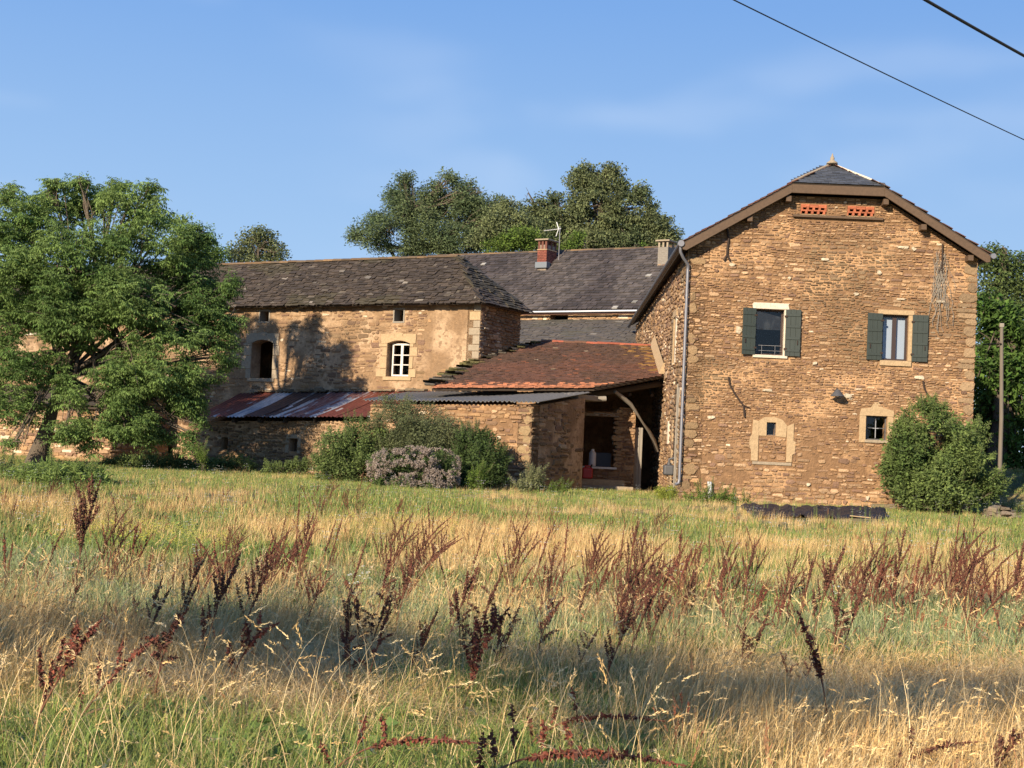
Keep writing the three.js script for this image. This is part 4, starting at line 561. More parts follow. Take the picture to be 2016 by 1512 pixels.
// lobes: [x, y, z, rx, ry, rz] relative to the foot
function plant(name, label, category, pos, o) {
  const t = thing(name, label, category, pos, 0, o.group), r = RNG(o.seed), tr = o.trunk, wood = new MB();
  const trunkPts = tr ? tr.pts.map((p) => V(...p)) : null;
  if (tr) wood.tube(trunkPts, (k) => lerp(tr.r0, tr.r1, k) * (1 + 0.5 * Math.pow(1 - k, 8)), 9);
  const limbs = new MB(), lists = [...Array(o.sprays.length)].map(() => []);
  o.lobes.forEach((L, li) => {
    const c = V(L[0], L[1], L[2]), R = V(L[3], L[4], L[5]);
    const from = tr ? trunkPts[Math.min(trunkPts.length - 1, Math.floor((0.45 + 0.55 * r()) * trunkPts.length))].clone() : V(L[0] * 0.25 + (r() - 0.5) * 0.3, 0, L[2] * 0.25 + (r() - 0.5) * 0.3);
    const mid = from.clone().lerp(c, 0.5).add(V((r() - 0.5) * R.x * 0.4, -Math.abs(c.y - from.y) * 0.08, (r() - 0.5) * R.z * 0.4)), r0 = o.limb || 0.05, Lp = [];
    for (let k = 0; k <= 6; k++) { const a = k / 6; Lp.push(from.clone().multiplyScalar((1 - a) ** 2).addScaledVector(mid, 2 * a * (1 - a)).addScaledVector(c, a * a)); }
    limbs.tube(Lp, (k) => lerp(r0, r0 * 0.4, k), 6, WHITE, false);
    const nb = o.twigs ?? 7;
    for (let b = 0; b < nb; b++) { const s = Lp[2 + Math.floor(r() * 5)], e = rdir(r).multiply(R).multiplyScalar(0.85).add(c), m = s.clone().lerp(e, 0.5).add(V((r() - 0.5) * 0.3, 0.15 * R.y, (r() - 0.5) * 0.3)); limbs.tube([s, s.clone().lerp(m, 0.6), m, m.clone().lerp(e, 0.6), e], (k) => lerp(r0 * 0.38, r0 * 0.1, k), 5, WHITE, false); }
    const n = Math.round(o.density * (R.x * R.y * R.z) ** 0.72);
    for (let k = 0; k < n; k++) {
      const d = rdir(r), p = d.multiply(R).multiplyScalar(Math.pow(r(), 0.42) * (0.86 + 0.28 * fbm(d.x * 2 + li * 3, d.y * 2, 2, d.z * 2))).add(c);
      if (p.y < (o.floor ?? 0.05)) continue;
      if (vnoise(p.x * o.gapScale + o.seed, p.y * o.gapScale, p.z * o.gapScale + 0.37) < o.gap) continue;
      const tone = fbm(p.x * 0.6 + 3, p.y * 0.6, 2, p.z * 0.6 + 0.5), col = mul3(mix3(o.colours[0], o.colours[1], clamp(tone * 1.6 - 0.3 + 0.7 * (r() - 0.5))), 0.68 + 0.64 * r());
      const q = new THREE.Quaternion().setFromEuler(new THREE.Euler((r() - 0.5) * 0.9, r() * 6.283, (r() - 0.5) * 0.9));
      lists[Math.floor(r() * lists.length)].push([p, q, (o.scale || 1) * (0.7 + 0.6 * r()), col]);
    }
  });
  for (let k = 0; k < (o.shoots || 0); k++) { // stray shoots beyond the outline
    const L = o.lobes[Math.floor(r() * o.lobes.length)], d = rdir(r); d.y = Math.abs(d.y) * 0.9 + 0.15; d.z = Math.abs(d.z); const s = V(d.x * L[3], d.y * L[4], d.z * L[5]).multiplyScalar(0.85).add(V(L[0], L[1], L[2])), len = (o.shootLen || 0.4) * (0.5 + r()), u = d.clone().add(V(0, 0.9, 0)).normalize(), e = s.clone().addScaledVector(u, len);
    limbs.tube([s, s.clone().lerp(e, 0.5).add(V(0.02, 0, 0)), e], 0.006, 4, WHITE, false);
    for (let q = 0; q < 6; q++) { const t = 0.15 + 0.85 * q / 5, p = s.clone().lerp(e, t); lists[Math.floor(r() * lists.length)].push([p, new THREE.Quaternion().setFromEuler(new THREE.Euler(r() * 2, r() * 6.28, r() * 2)), (o.scale || 1) * (0.62 - 0.32 * t), mul3(mix3(o.colours[0], o.colours[1], 0.4 + 0.6 * r()), 0.9 + 0.3 * r())]); }
  }
  if (tr) { const tk = add('trunk', wood, o.bark || M.bark, t); add('limbs', limbs, o.bark || M.bark, tk); } else add('stems', limbs, o.bark || M.bark, t);
  const crown = new THREE.Group(); crown.name = 'crown'; t.add(crown);
  lists.forEach((l, i) => { if (l.length) instanced('foliage', o.sprays[i], M.leaf, crown, l).userData.kind = 'stuff'; });
  return t;
}
const G = { walnut: [[0.11, 0.185, 0.045], [0.25, 0.335, 0.095]], ash: [[0.10, 0.15, 0.07], [0.18, 0.225, 0.10]], oak: [[0.10, 0.135, 0.06], [0.21, 0.235, 0.105]], lime: [[0.07, 0.13, 0.02], [0.16, 0.23, 0.045]], dark: [[0.045, 0.08, 0.022], [0.10, 0.15, 0.045]], olive: [[0.10, 0.125, 0.055], [0.20, 0.22, 0.10]], shrub: [[0.075, 0.12, 0.035], [0.17, 0.225, 0.07]] };
const foot = (px, py, depth) => { const p = at(px, py, depth); p.y = groundHeight(p.x, p.z) - 0.03; return [p.x, p.y, p.z]; };
// crown lobes from picture extents (px, py, radius px across and up) at a depth, relative to the foot
const lobesAt = (base, depth, list, fz = 0.9) => list.map(([px, py, rx, ry, dz = 0]) => { const p = at(px, py, depth + dz); return [p.x - base[0], p.y - base[1], p.z - base[2], rx * depth / FOCAL, ry * depth / FOCAL, rx * depth / FOCAL * fz]; });
{
  const b = foot(72, 925, 44), L = lobesAt(b, 44, [[60, 440, 95, 70], [150, 395, 80, 48, 1], [255, 400, 70, 42, -0.5], [-60, 470, 110, 90], [300, 480, 85, 62, -0.6], [180, 490, 95, 60, -1.5], [90, 560, 110, 60, 1], [370, 545, 85, 55, 0.4], [260, 590, 100, 50, -1.6], [420, 600, 62, 42, 0], [150, 640, 90, 45, -1.2], [20, 640, 80, 55, -0.8], [330, 660, 85, 45, -1.3], [410, 680, 62, 42, -0.2], [270, 730, 90, 42, -1.6], [370, 740, 70, 38, -0.8], [60, 720, 75, 48, -1], [150, 770, 62, 36, -1.4], [320, 800, 68, 36, -0.8], [30, 800, 60, 40, -0.9], [250, 830, 60, 32, -1.4], [130, 850, 50, 26, -1.5], [375, 850, 24, 46, -1], [-40, 600, 90, 80, 0], [-60, 760, 80, 70, 0], [310, 440, 45, 30, 0.5], [105, 364, 22, 20], [300, 372, 20, 20], [160, 358, 20, 16], [228, 368, 22, 18], [20, 378, 26, 22], [440, 560, 38, 34], [452, 625, 32, 34], [440, 700, 32, 30, -0.4], [395, 470, 34, 30], [30, 870, 26, 20, -1.4], [180, 880, 26, 18, -1.2], [60, 520, 70, 40, -1.8], [130, 560, 60, 34, -2], [10, 560, 60, 44, -1.6], [210, 545, 60, 40, -2], [100, 610, 60, 34, -2], [330, 760, 72, 48, -1], [285, 850, 70, 34, -1], [365, 805, 46, 46, -0.8], [240, 780, 70, 46, -1.4], [200, 835, 60, 34, -1.2], [400, 640, 60, 44, -0.4], [340, 600, 60, 44, -1]]);
  const tp = [[0, 0, 0], [0.10, 0.6, 0], [0.28, 1.2, 0.05], [0.42, 1.9, 0], [0.75, 2.8, 0.1], [1.1, 3.8, 0], [1.35, 4.8, -0.1], [1.6, 5.9, 0]];
  plant('walnut_tree', 'large spreading walnut tree in front of the old farmhouse', 'tree', b, { seed: 101, trunk: { pts: tp, r0: 0.26, r1: 0.06 }, lobes: L, limb: 0.075, twigs: 9, density: 500, gap: 0.44, gapScale: 1.9, sprays: [...SPRAY.walnut, leafSpray(31, 18, 0.26, 0.12, 0.055, 0.4)], colours: [[0.085, 0.155, 0.038], [0.21, 0.30, 0.085]], bark: M.bark, scale: 0.66 });
}
{
  const mk = (name, label, px, py, depth, list, o) => { const b = foot(px, py, depth); const p = at(list[0][0], list[0][1], depth); plant(name, label, 'tree', b, { gap: 0.36, gapScale: 0.55, twigs: 8, limb: 0.09, trunk: { pts: [[0, 0, 0], [0.1, p.y * 0.3, 0], [(p.x - b[0]) * 0.4, p.y * 0.6, 0.1], [(p.x - b[0]) * 0.8, p.y * 0.85, 0], [(p.x - b[0]), p.y + 0.2, 0]], r0: 0.3, r1: 0.07 }, lobes: lobesAt(b, depth, list), ...o }); };
  mk('ash_tree', 'airy ash tree rising behind the dark slab roof ridge', 855, 880, 88, [[810, 420, 62, 52], [890, 400, 72, 48, 1], [750, 460, 56, 36, -1], [870, 465, 70, 34], [930, 440, 50, 46, 1], [800, 370, 34, 26], [725, 480, 34, 22], [880, 360, 30, 20], [935, 385, 28, 22], [960, 420, 26, 24], [805, 354, 12, 18], [880, 350, 10, 16], [925, 365, 12, 14], [700, 465, 16, 14], [775, 385, 16, 18], [740, 430, 18, 14], [975, 395, 14, 14], [900, 490, 60, 24], [800, 490, 50, 20], [960, 475, 40, 34]], { seed: 111, density: 190, sprays: SPRAY.fine, colours: G.ash, gap: 0.45, gapScale: 1.0, scale: 1.05 });
  mk('oak_tree', 'tall dark poplar like tree behind the brick chimney', 1180, 880, 92, [[1180, 410, 70, 62], [1150, 360, 40, 36], [1200, 350, 34, 26], [1240, 420, 52, 46], [1110, 430, 60, 44], [1280, 450, 42, 36], [1140, 470, 80, 30], [1230, 475, 70, 26], [1300, 470, 34, 26], [1050, 410, 28, 36], [1260, 390, 22, 24], [1145, 336, 12, 22], [1165, 345, 10, 18], [1205, 338, 12, 20], [1225, 365, 12, 18], [1040, 380, 10, 20], [1090, 395, 14, 18], [1265, 372, 10, 16], [1310, 440, 14, 16], [1330, 460, 12, 14], [1285, 415, 12, 18], [1080, 470, 50, 30], [1180, 480, 80, 22], [1300, 485, 40, 16], [1075, 430, 30, 34]], { seed: 112, density: 175, sprays: SPRAY.broad, colours: G.oak, gap: 0.43, gapScale: 1.0, scale: 1.1 });
  mk('rounded_tree', 'dark rounded tree between the ash and the chimney', 1005, 880, 86, [[1000, 445, 52, 44], [965, 465, 40, 34], [1040, 460, 40, 36], [1000, 410, 24, 22]], { seed: 113, density: 170, sprays: SPRAY.broad, colours: G.oak, gap: 0.3 });
  mk('hazel_bush', 'bright yellow green young trees above the roof ridge left of the chimney', 1030, 880, 80, [[1030, 470, 34, 26], [1000, 480, 26, 20], [965, 490, 12, 26], [1055, 478, 20, 18]], { seed: 114, density: 170, sprays: SPRAY.shrub, colours: G.lime, scale: 2, gap: 0.36, limb: 0.04 });
  mk('hazel_bush', 'bright green young tree above the roof ridge right of the chimney', 1150, 880, 80, [[1150, 478, 34, 22], [1120, 488, 22, 14], [1250, 488, 30, 12]], { seed: 115, density: 170, sprays: SPRAY.shrub, colours: G.lime, scale: 2, gap: 0.36, limb: 0.04 });
  mk('distant_tree', 'small round tree on the skyline above the old farmhouse roof', 508, 880, 90, [[508, 490, 56, 30], [508, 468, 36, 22], [545, 500, 30, 20], [470, 500, 30, 20]], { seed: 116, density: 170, sprays: SPRAY.broad, colours: G.oak, gap: 0.3 });
  mk('distant_tree', 'bushy tree behind the farmhouse roof beside the walnut crown', 390, 880, 86, [[390, 490, 45, 40], [350, 460, 40, 40], [430, 510, 22, 26]], { seed: 117, density: 150, sprays: SPRAY.broad, colours: G.walnut, gap: 0.3 });
  mk('garden_tree', 'bright leafy tree beside the right corner of the gabled house', 1960, 930, 50, [[1965, 660, 55, 60], [1950, 610, 40, 36], [1960, 740, 62, 55], [1950, 820, 60, 50, 1], [2010, 700, 60, 90], [2020, 840, 60, 70], [1945, 880, 46, 40, 1], [1990, 905, 40, 34], [2025, 915, 46, 36], [1940, 912, 30, 26, 1], [2060, 860, 60, 70]], { seed: 118, density: 112, sprays: SPRAY.big, colours: [[0.055, 0.115, 0.02], [0.135, 0.215, 0.045]], gap: 0.36, gapScale: 0.9 });
  mk('background_tree', 'tall darker tree behind the leafy tree at the right edge', 1985, 900, 70, [[1975, 540, 50, 50], [1950, 510, 34, 30], [2030, 560, 60, 70], [1960, 600, 60, 50], [2040, 700, 80, 90], [1950, 720, 60, 80], [1960, 840, 60, 70]], { seed: 119, density: 120, sprays: SPRAY.broad, colours: [[0.05, 0.09, 0.025], [0.12, 0.16, 0.05]], gap: 0.34 });
}
{
  const mk = (name, label, px, py, depth, list, o) => { const b = foot(px, py, depth); plant(name, label, o.cat || 'bush', b, { gap: 0.3, gapScale: 2.4, twigs: 6, limb: 0.02, density: 700, shoots: 6 * list.length, shootLen: 0.3, sprays: SPRAY.shrub, colours: G.shrub, lobes: lobesAt(b, depth, list), ...o }); };
  mk('garden_shrub', 'big dense green shrub against the right end of the gabled house', 1850, 1005, 37.2, [[1845, 900, 92, 90], [1820, 850, 58, 50], [1885, 920, 72, 72], [1790, 900, 50, 56], [1850, 960, 100, 48], [1920, 950, 46, 48], [1800, 970, 58, 34], [1835, 812, 26, 26], [1905, 870, 40, 40], [1760, 930, 26, 34], [1780, 860, 28, 30], [1955, 965, 24, 30]], { seed: 121, density: 620, gap: 0.44, gapScale: 2.1, colours: [[0.07, 0.12, 0.03], [0.19, 0.25, 0.075]], scale: 1.3 });
  mk('green_bush', 'rounded mid green bush left of the flowering shrub', 668, 950, 40.5, [[672, 894, 52, 50], [645, 915, 34, 36], [710, 870, 42, 44], [700, 910, 56, 42], [740, 880, 40, 40]], { seed: 122 });
  mk('olive_bush', 'tall greyish olive bush against the cement roof shed', 830, 940, 40.6, [[810, 842, 76, 50], [775, 815, 40, 36], [775, 855, 52, 46], [865, 862, 62, 40], [915, 880, 46, 34], [830, 885, 92, 42], [760, 890, 40, 40]], { seed: 123, colours: G.olive, sprays: [leafSpray(17, 26, 0.2, 0.07, 0.025)], density: 620, gap: 0.34 });
  mk('glossy_bush', 'dark glossy green bush at the right of the flowering shrub', 945, 965, 39.3, [[945, 900, 50, 50], [920, 925, 46, 42], [965, 915, 36, 44], [930, 872, 34, 30], [905, 945, 44, 26], [975, 945, 24, 24]], { seed: 124, colours: G.dark, density: 800, gap: 0.24 });
  const b = foot(815, 965, 38.0), L = lobesAt(b, 38, [[770, 920, 46, 36], [815, 915, 50, 36], [860, 920, 46, 38], [790, 945, 58, 24], [850, 945, 52, 22]]), f = plant('flowering_shrub', 'low shrub covered in faded pink blossom', 'bush', b, { seed: 125, gap: 0.3, gapScale: 2.4, twigs: 6, limb: 0.018, density: 620, sprays: SPRAY.shrub, colours: G.dark, lobes: L.map((l) => [l[0], l[1], l[2], l[3] * 0.93, l[4] * 0.93, l[5] * 0.93]) });
  const mb = new MB(), r = RNG(126), fl = []; for (let k = 0; k < 9; k++) { const p = rdir(r).multiplyScalar(0.022); leafQuad(mb, p, rdir(r), rdir(r), 0.032, 0.026, mul3(WHITE, 0.85 + 0.3 * r())); }
  for (const l of L) for (let k = 0; k < 1300; k++) { const d = rdir(r), p = V(d.x * l[3], d.y * l[4], d.z * l[5]).multiplyScalar(0.93 + 0.13 * r()).add(V(l[0], l[1], l[2])); if (p.y < 0.05 || vnoise(p.x * 6, p.y * 6, p.z * 6 + 0.3) < 0.47) continue; fl.push([p, new THREE.Quaternion().setFromEuler(new THREE.Euler(r() * 6, r() * 6, r() * 6)), 0.8 + 0.7 * r(), mul3(mix3([0.44, 0.365, 0.32], [0.27, 0.215, 0.165], r()), 0.8 + 0.4 * r())]); }
  instanced('blossom', mb.geo(), M.leaf, f, fl).userData.kind = 'stuff';
  mk('box_ball', 'small clipped yellow green ball bush at the house corner', 1312, 990, 37.0, [[1312, 972, 24, 18]], { seed: 127, colours: [[0.20, 0.25, 0.03], [0.36, 0.39, 0.07]], density: 3600, gap: 0.1, shoots: 0, scale: 0.42 });
  mk('lime_weed', 'small lime green weed clump by the glossy bush', 935, 968, 38.2, [[935, 948, 20, 18], [945, 935, 12, 12]], { seed: 128, cat: 'weed', colours: G.lime, scale: 0.8 });
  mk('pale_weed', 'pale leggy weed at the corner of the cement roof shed', 1042, 972, 38.6, [[1045, 950, 22, 18], [1060, 935, 14, 12], [1030, 960, 16, 12]], { seed: 129, cat: 'weed', colours: [[0.14, 0.16, 0.07], [0.26, 0.27, 0.13]], scale: 0.8, gap: 0.42 });
  mk('green_weed', 'low yellow green weeds under the shaded shed side wall', 1078, 975, 38.8, [[1075, 966, 22, 10], [1100, 968, 18, 8]], { seed: 130, cat: 'weed', colours: G.lime, scale: 0.8 });
  mk('green_weed', 'bright green weeds growing at the foot of the gable wall', 1420, 1005, 36.8, [[1400, 985, 30, 16], [1428, 990, 26, 18], [1375, 984, 24, 12], [1440, 1000, 16, 12]], { seed: 131, cat: 'weed', colours: G.lime, scale: 0.9, gap: 0.4 });
  mk('green_weed', 'small green weed beside the black sheet and gable wall', 1466, 1005, 36.6, [[1466, 996, 12, 12]], { seed: 132, cat: 'weed', colours: G.lime, scale: 0.7 });
  mk('leafy_mound', 'low mound of bright green feathery weeds near the walnut trunk', 112, 982, 33, [[110, 942, 76, 30], [60, 948, 46, 30], [165, 948, 48, 28], [100, 965, 88, 20]], { seed: 133, cat: 'weed', colours: [[0.13, 0.20, 0.045], [0.24, 0.32, 0.09]], sprays: [leafSpray(18, 34, 0.18, 0.12, 0.028, 0)], density: 900, gap: 0.2 });
  mk('leafy_mound', 'small green weeds at the left picture edge below the low wall', 5, 960, 36, [[5, 930, 26, 22], [-20, 940, 30, 26]], { seed: 134, cat: 'weed', density: 800 });
  const dk = { cat: 'weed', gap: 0.34, shootLen: 0.2 };
  mk('wall_weed', 'leafy weeds in the recess beside the low outbuilding', 270, 925, 46, [[250, 912, 40, 15], [300, 912, 46, 16], [220, 916, 24, 12]], { seed: 135, ...dk });
  mk('wall_weed', 'leafy weeds under the left end of the rusty roof', 360, 925, 46, [[350, 912, 30, 15], [385, 914, 26, 14]], { seed: 136, ...dk });
  mk('wall_weed', 'tall weeds at the foot of the lean-to wall below its left slit', 450, 928, 46, [[425, 914, 26, 15], [470, 914, 34, 13]], { seed: 137, ...dk });
  mk('wall_weed', 'leafy weeds at the lean-to wall left of the green bush', 580, 935, 45, [[545, 922, 30, 11], [590, 918, 24, 14]], { seed: 138, ...dk });
  mk('young_plant', 'thin bright leafy plant standing before the lean-to corner', 398, 935, 42, [[398, 895, 11, 14], [400, 912, 8, 14]], { seed: 139, cat: 'plant', colours: G.lime, gap: 0.2, scale: 0.8 });
}
{ // trees outside the frame that shade the meadow
  const mk = (label, x, z, lobes, seed) => plant('roadside_tree', label, 'tree', [x, groundHeight(x, z) - 0.03, z], { seed, trunk: { pts: [[0, 0, 0], [0.1, 1.6, 0], [0.2, 3.2, 0.1], [0.2, 5.2, 0]], r0: 0.22, r1: 0.08 }, lobes, limb: 0.07, twigs: 6, density: 105, gap: 0.44, gapScale: 0.75, sprays: SPRAY.broad, colours: G.oak, group: 'roadside trees' });
  mk('roadside tree whose crown shades the left of the meadow', -9.8, 0.2, [[-2.6, 6.0, 0, 1.1, 0.55, 0.8], [-1.0, 5.3, 0.4, 1.2, 0.6, 0.9], [0.7, 5.8, 0.1, 1.0, 0.7, 0.7], [2.2, 5.2, -0.1, 1.1, 0.45, 0.9], [0.2, 4.8, 0.2, 0.8, 0.3, 0.7]], 141);
  mk('roadside tree whose crown shades the right of the meadow', -4.9, 1.0, [[-1.6, 5.6, 0, 1.0, 0.4, 0.7], [0.2, 5.2, 0.2, 1.1, 0.45, 0.6], [1.9, 5.5, -0.1, 1.1, 0.35, 0.6]], 142);
}
// ================================================================ small things around the houses
{
  const r = RNG(151), mb = new MB(), nx = 90, nz = 14, P = [], a = V(5.75, 0, -34.6), b = V(9.35, 0, -35.2);
  for (let j = 0; j <= nz; j++) for (let i = 0; i <= nx; i++) { const u = i / nx, w = j / nz, wd = lerp(2.7, 1.4, u) * (0.86 + 0.3 * fbm(u * 7, 3, 2)), p = a.clone().lerp(b, u).add(V(-0.18 * w + 0.15 * (fbm(w * 4, u * 3, 2) - 0.5), 0, wd * (w - 0.15))); p.y = groundHeight(p.x, p.z) + 0.02 + 0.12 * (1 - w) * fbm(u * 3 + 2, w * 2, 2) + 0.20 * Math.max(0, fbm(u * 22, w * 9, 4) - 0.42) + (j === 0 || j === nz || i === 0 || i === nx ? -0.02 : 0.04); P.push(p); }
  for (let j = 0; j < nz; j++) for (let i = 0; i < nx; i++) { const k = j * (nx + 1) + i; mb.quad(P[k + nx + 1], P[k + nx + 2], P[k + 1], P[k], WHITE); }
  tag(add('plastic_sheet', mb, std([0.022, 0.019, 0.024], { roughness: 0.55 }), scene), 'crumpled black plastic sheet lying below the gable wall', 'sheet');
  const c = foot(1690, 1034, 32); const st = add('timber_lath', new MB().tube([V(c[0] - 0.2, c[1] + 0.22, c[2]), V(c[0] + 0.25, c[1] + 0.2, c[2] + 0.1)], 0.015, 5), M.dressed, scene); tag(st, 'pale thin lath lying on the black sheet', 'lath');
  const rp = foot(1970, 1012, 36.5), pile = thing('rubble_pile', 'heap of grey field stones right of the big shrub', 'rubble', rp);
  for (let k = 0; k < 26; k++) { const lv = Math.floor(k / 9), an = r() * 6.28, rad = (0.42 - lv * 0.12) * Math.sqrt(r()), m = new MB(); stoneGeo(m, r, -0.12 - 0.14 * r(), 0.12 + 0.14 * r(), 0, 0.09 + 0.07 * r(), 0.10, mul3(r() < 0.3 ? [0.12, 0.10, 0.075] : [0.25, 0.195, 0.135], 0.7 + 0.6 * r()), -0.12); const s = add('stone', m, M.stone, pile); s.position.set(Math.cos(an) * rad, lv * 0.10 - 0.02, Math.sin(an) * rad); s.rotation.set((r() - 0.5) * 0.3, r() * 6.28, (r() - 0.5) * 0.3); }
  const pp = foot(1969, 905, 40), top = at(1972, 642, 40), pole = thing('utility_pole', 'weathered grey wooden pole standing before the leafy trees', 'pole', pp);
  add('post', new MB().tube([V(0, -0.3, 0), V(0.0, (top.y - pp[1]) * 0.5, 0), V(top.x - pp[0], top.y - pp[1], 0)], (t) => lerp(0.066, 0.05, t), 10), std([0.20, 0.17, 0.135], { map: woodMap }), pole); add('bracket', new MB().tube([V(top.x - pp[0] - 0.02, top.y - pp[1] - 0.5, 0.08), V(top.x - pp[0] - 0.55, top.y - pp[1] - 0.55, 0.1)], 0.02, 5), M.iron, pole); rbox(pole, 'pole_cap', M.greyWood, top.x - pp[0] - 0.06, top.x - pp[0] + 0.06, top.y - pp[1] - 0.04, top.y - pp[1] + 0.08, -0.06, 0.06, 0.02);
  const cable = (name, label, a, b, rad, sag, twist) => { const d = V().subVectors(b, a), pts = []; for (let k = 0; k <= 60; k++) { const t = -0.9 + k / 60 * 3, p = a.clone().addScaledVector(d, t); p.y += sag * t * (t - 1); pts.push(p); } const t = thing(name, label, 'cable'); if (!twist) add('wire', new MB().tube(pts, rad, 6), M.rubber, t); else for (let s = 0; s < 3; s++) { const q = []; for (let k = 0; k <= 900; k++) { const u = k / 900 * 60, i = Math.min(59, Math.floor(u)), p = pts[i].clone().lerp(pts[i + 1], u - i), an = k * 0.55 + s * 2.094; q.push(p.add(V(0, Math.cos(an) * rad, Math.sin(an) * rad))); } add('strand', new MB().tube(q, rad * 0.85, 5), M.rubber, t); } };
  cable('overhead_cable', 'thin black overhead cable slanting across the upper right sky', at(1445, 0, 15), at(2016, 275, 21), 0.0075, 0.05);
  cable('twisted_cable', 'thick twisted black overhead cable in the top right corner', at(1822, 0, 11), at(2016, 110, 12.6), 0.008, 0.01, true);
}

// ================================================================ meadow
function blade(mb, r, base, h, lean, az, w, col, seg = 3, head) {
  const d = V(Math.cos(az), 0, Math.sin(az)), s = V(-Math.sin(az + (r() - 0.5)), 0, Math.cos(az + (r() - 0.5))), P = [];
  for (let k = 0; k <= seg; k++) { const t = k / seg, x = lean * t * t * h, y = h * (t - 0.45 * lean * t * t * t); P.push([base.clone().addScaledVector(d, x).add(V(0, y, 0)), w * (1 - t * 0.92)]); }
  for (let k = 0; k < seg; k++) { const [p, a] = P[k], [q, b] = P[k + 1], p0 = p.clone().addScaledVector(s, -a / 2), p1 = p.clone().addScaledVector(s, a / 2), q0 = q.clone().addScaledVector(s, -b / 2), q1 = q.clone().addScaledVector(s, b / 2); k === seg - 1 ? mb.tri(p0, p1, q, col) : mb.quad(p0, p1, q1, q0, col); }
  if (head) { const tip = P[seg][0], td = tip.clone().sub(P[seg - 1][0]).normalize(); for (let k = 0; k < head; k++) { const p = tip.clone().addScaledVector(td, -0.11 * h * k / head - 0.01); leafQuad(mb, p, td.clone().add(rdir(r).multiplyScalar(0.5)).normalize(), rdir(r), 0.016 + 0.009 * r(), 0.0045, col); } }
}
const STRAW = [[0.64, 0.49, 0.235], [0.56, 0.41, 0.18], [0.68, 0.55, 0.30], [0.47, 0.33, 0.145]], GREEN = [[0.135, 0.205, 0.040], [0.185, 0.255, 0.055], [0.105, 0.170, 0.040], [0.27, 0.31, 0.085]], SAGE = [[0.20, 0.265, 0.125], [0.155, 0.22, 0.09], [0.27, 0.32, 0.17]];
function tuft(seed, n, R, h0, h1, w, pal, o = {}) { const r = RNG(seed), mb = new MB(); for (let k = 0; k < n; k++) { const a = r() * 6.283, q = R * Math.sqrt(r()), c = pal[Math.floor(r() * pal.length)]; blade(mb, r, V(Math.cos(a) * q, -0.02, Math.sin(a) * q), lerp(h0, h1, r()), (o.lean ?? 0.4) * (0.3 + r()), o.wind !== undefined ? o.wind + (r() - 0.5) * 2.2 : r() * 6.283, w * (0.7 + 0.6 * r()), mul3(c, 0.8 + 0.4 * r()), o.seg || 3, o.head && r() < o.head ? o.headN || 7 : 0); } return mb.geo(); }
const TUFT = {
  strawNear: [tuft(201, 26, 0.13, 0.24, 0.52, 0.0042, STRAW, { lean: 0.65, wind: 0.2, head: 0.12, seg: 4 }), tuft(202, 26, 0.13, 0.2, 0.46, 0.0042, STRAW, { lean: 0.9, wind: 0.3, head: 0.1, seg: 4 })],
  greenNear: [tuft(203, 34, 0.12, 0.14, 0.36, 0.0055, [...GREEN, STRAW[0]], { lean: 0.7, seg: 3 }), tuft(204, 34, 0.12, 0.12, 0.32, 0.0055, GREEN, { lean: 0.8, seg: 3 })],
  tallNear: [tuft(205, 6, 0.12, 0.55, 0.92, 0.0034, STRAW, { lean: 1.0, head: 0.8, headN: 14, seg: 8 }), tuft(206, 5, 0.1, 0.6, 0.9, 0.0034, STRAW, { lean: 0.55, head: 1, headN: 16, seg: 7, wind: 0 })],
  sage: [tuft(207, 30, 0.14, 0.14, 0.38, 0.007, SAGE, { lean: 0.5, head: 0.3, seg: 2 }), tuft(208, 30, 0.14, 0.12, 0.34, 0.007, [...SAGE, ...GREEN], { lean: 0.6, seg: 2 })],
  strawMid: [tuft(209, 30, 0.22, 0.18, 0.44, 0.0075, STRAW, { lean: 0.5, wind: 0.2, head: 0.2, headN: 4 }), tuft(210, 30, 0.22, 0.16, 0.40, 0.0075, [...STRAW, GREEN[3]], { lean: 0.5, wind: 0.4, head: 0.2, headN: 4 })],
  greenMid: [tuft(211, 30, 0.22, 0.12, 0.32, 0.010, [...GREEN, SAGE[0]], { lean: 0.6, seg: 2 }), tuft(212, 30, 0.22, 0.12, 0.30, 0.010, [...GREEN, STRAW[1]], { lean: 0.6, seg: 2 })],
  herb: [leafSpray(215, 16, 0.13, 0.15, 0.05, 0.5), leafSpray(216, 22, 0.11, 0.09, 0.045, 0.3)],
  sorrel: [tuft(217, 5, 0.10, 0.38, 0.72, 0.004, [[0.30, 0.115, 0.06], [0.22, 0.08, 0.045], [0.36, 0.19, 0.10]], { lean: 0.25, head: 0.9, headN: 22, seg: 3 }), tuft(218, 4, 0.12, 0.3, 0.6, 0.004, [[0.34, 0.15, 0.075], [0.42, 0.26, 0.13]], { lean: 0.4, head: 0.9, headN: 16, seg: 3 })],
  flat: [tuft(219, 40, 0.2, 0.2, 0.5, 0.005, STRAW, { lean: 1.7, wind: 0.5, seg: 4 }), tuft(220, 40, 0.2, 0.2, 0.45, 0.005, [...STRAW, GREEN[3]], { lean: 1.9, wind: 3.4, seg: 4 })],
  lawn: [tuft(213, 40, 0.36, 0.06, 0.17, 0.013, [...GREEN, GREEN[0], GREEN[3]], { lean: 0.6, seg: 2 }), tuft(214, 40, 0.36, 0.06, 0.19, 0.013, [GREEN[0], GREEN[1], GREEN[2], SAGE[0], STRAW[1]], { lean: 0.6, seg: 2 })],
};
const footprints = [[5.0, 12.3, -38.6, -62], [-3.6, 4.9, -43.4, -52]];
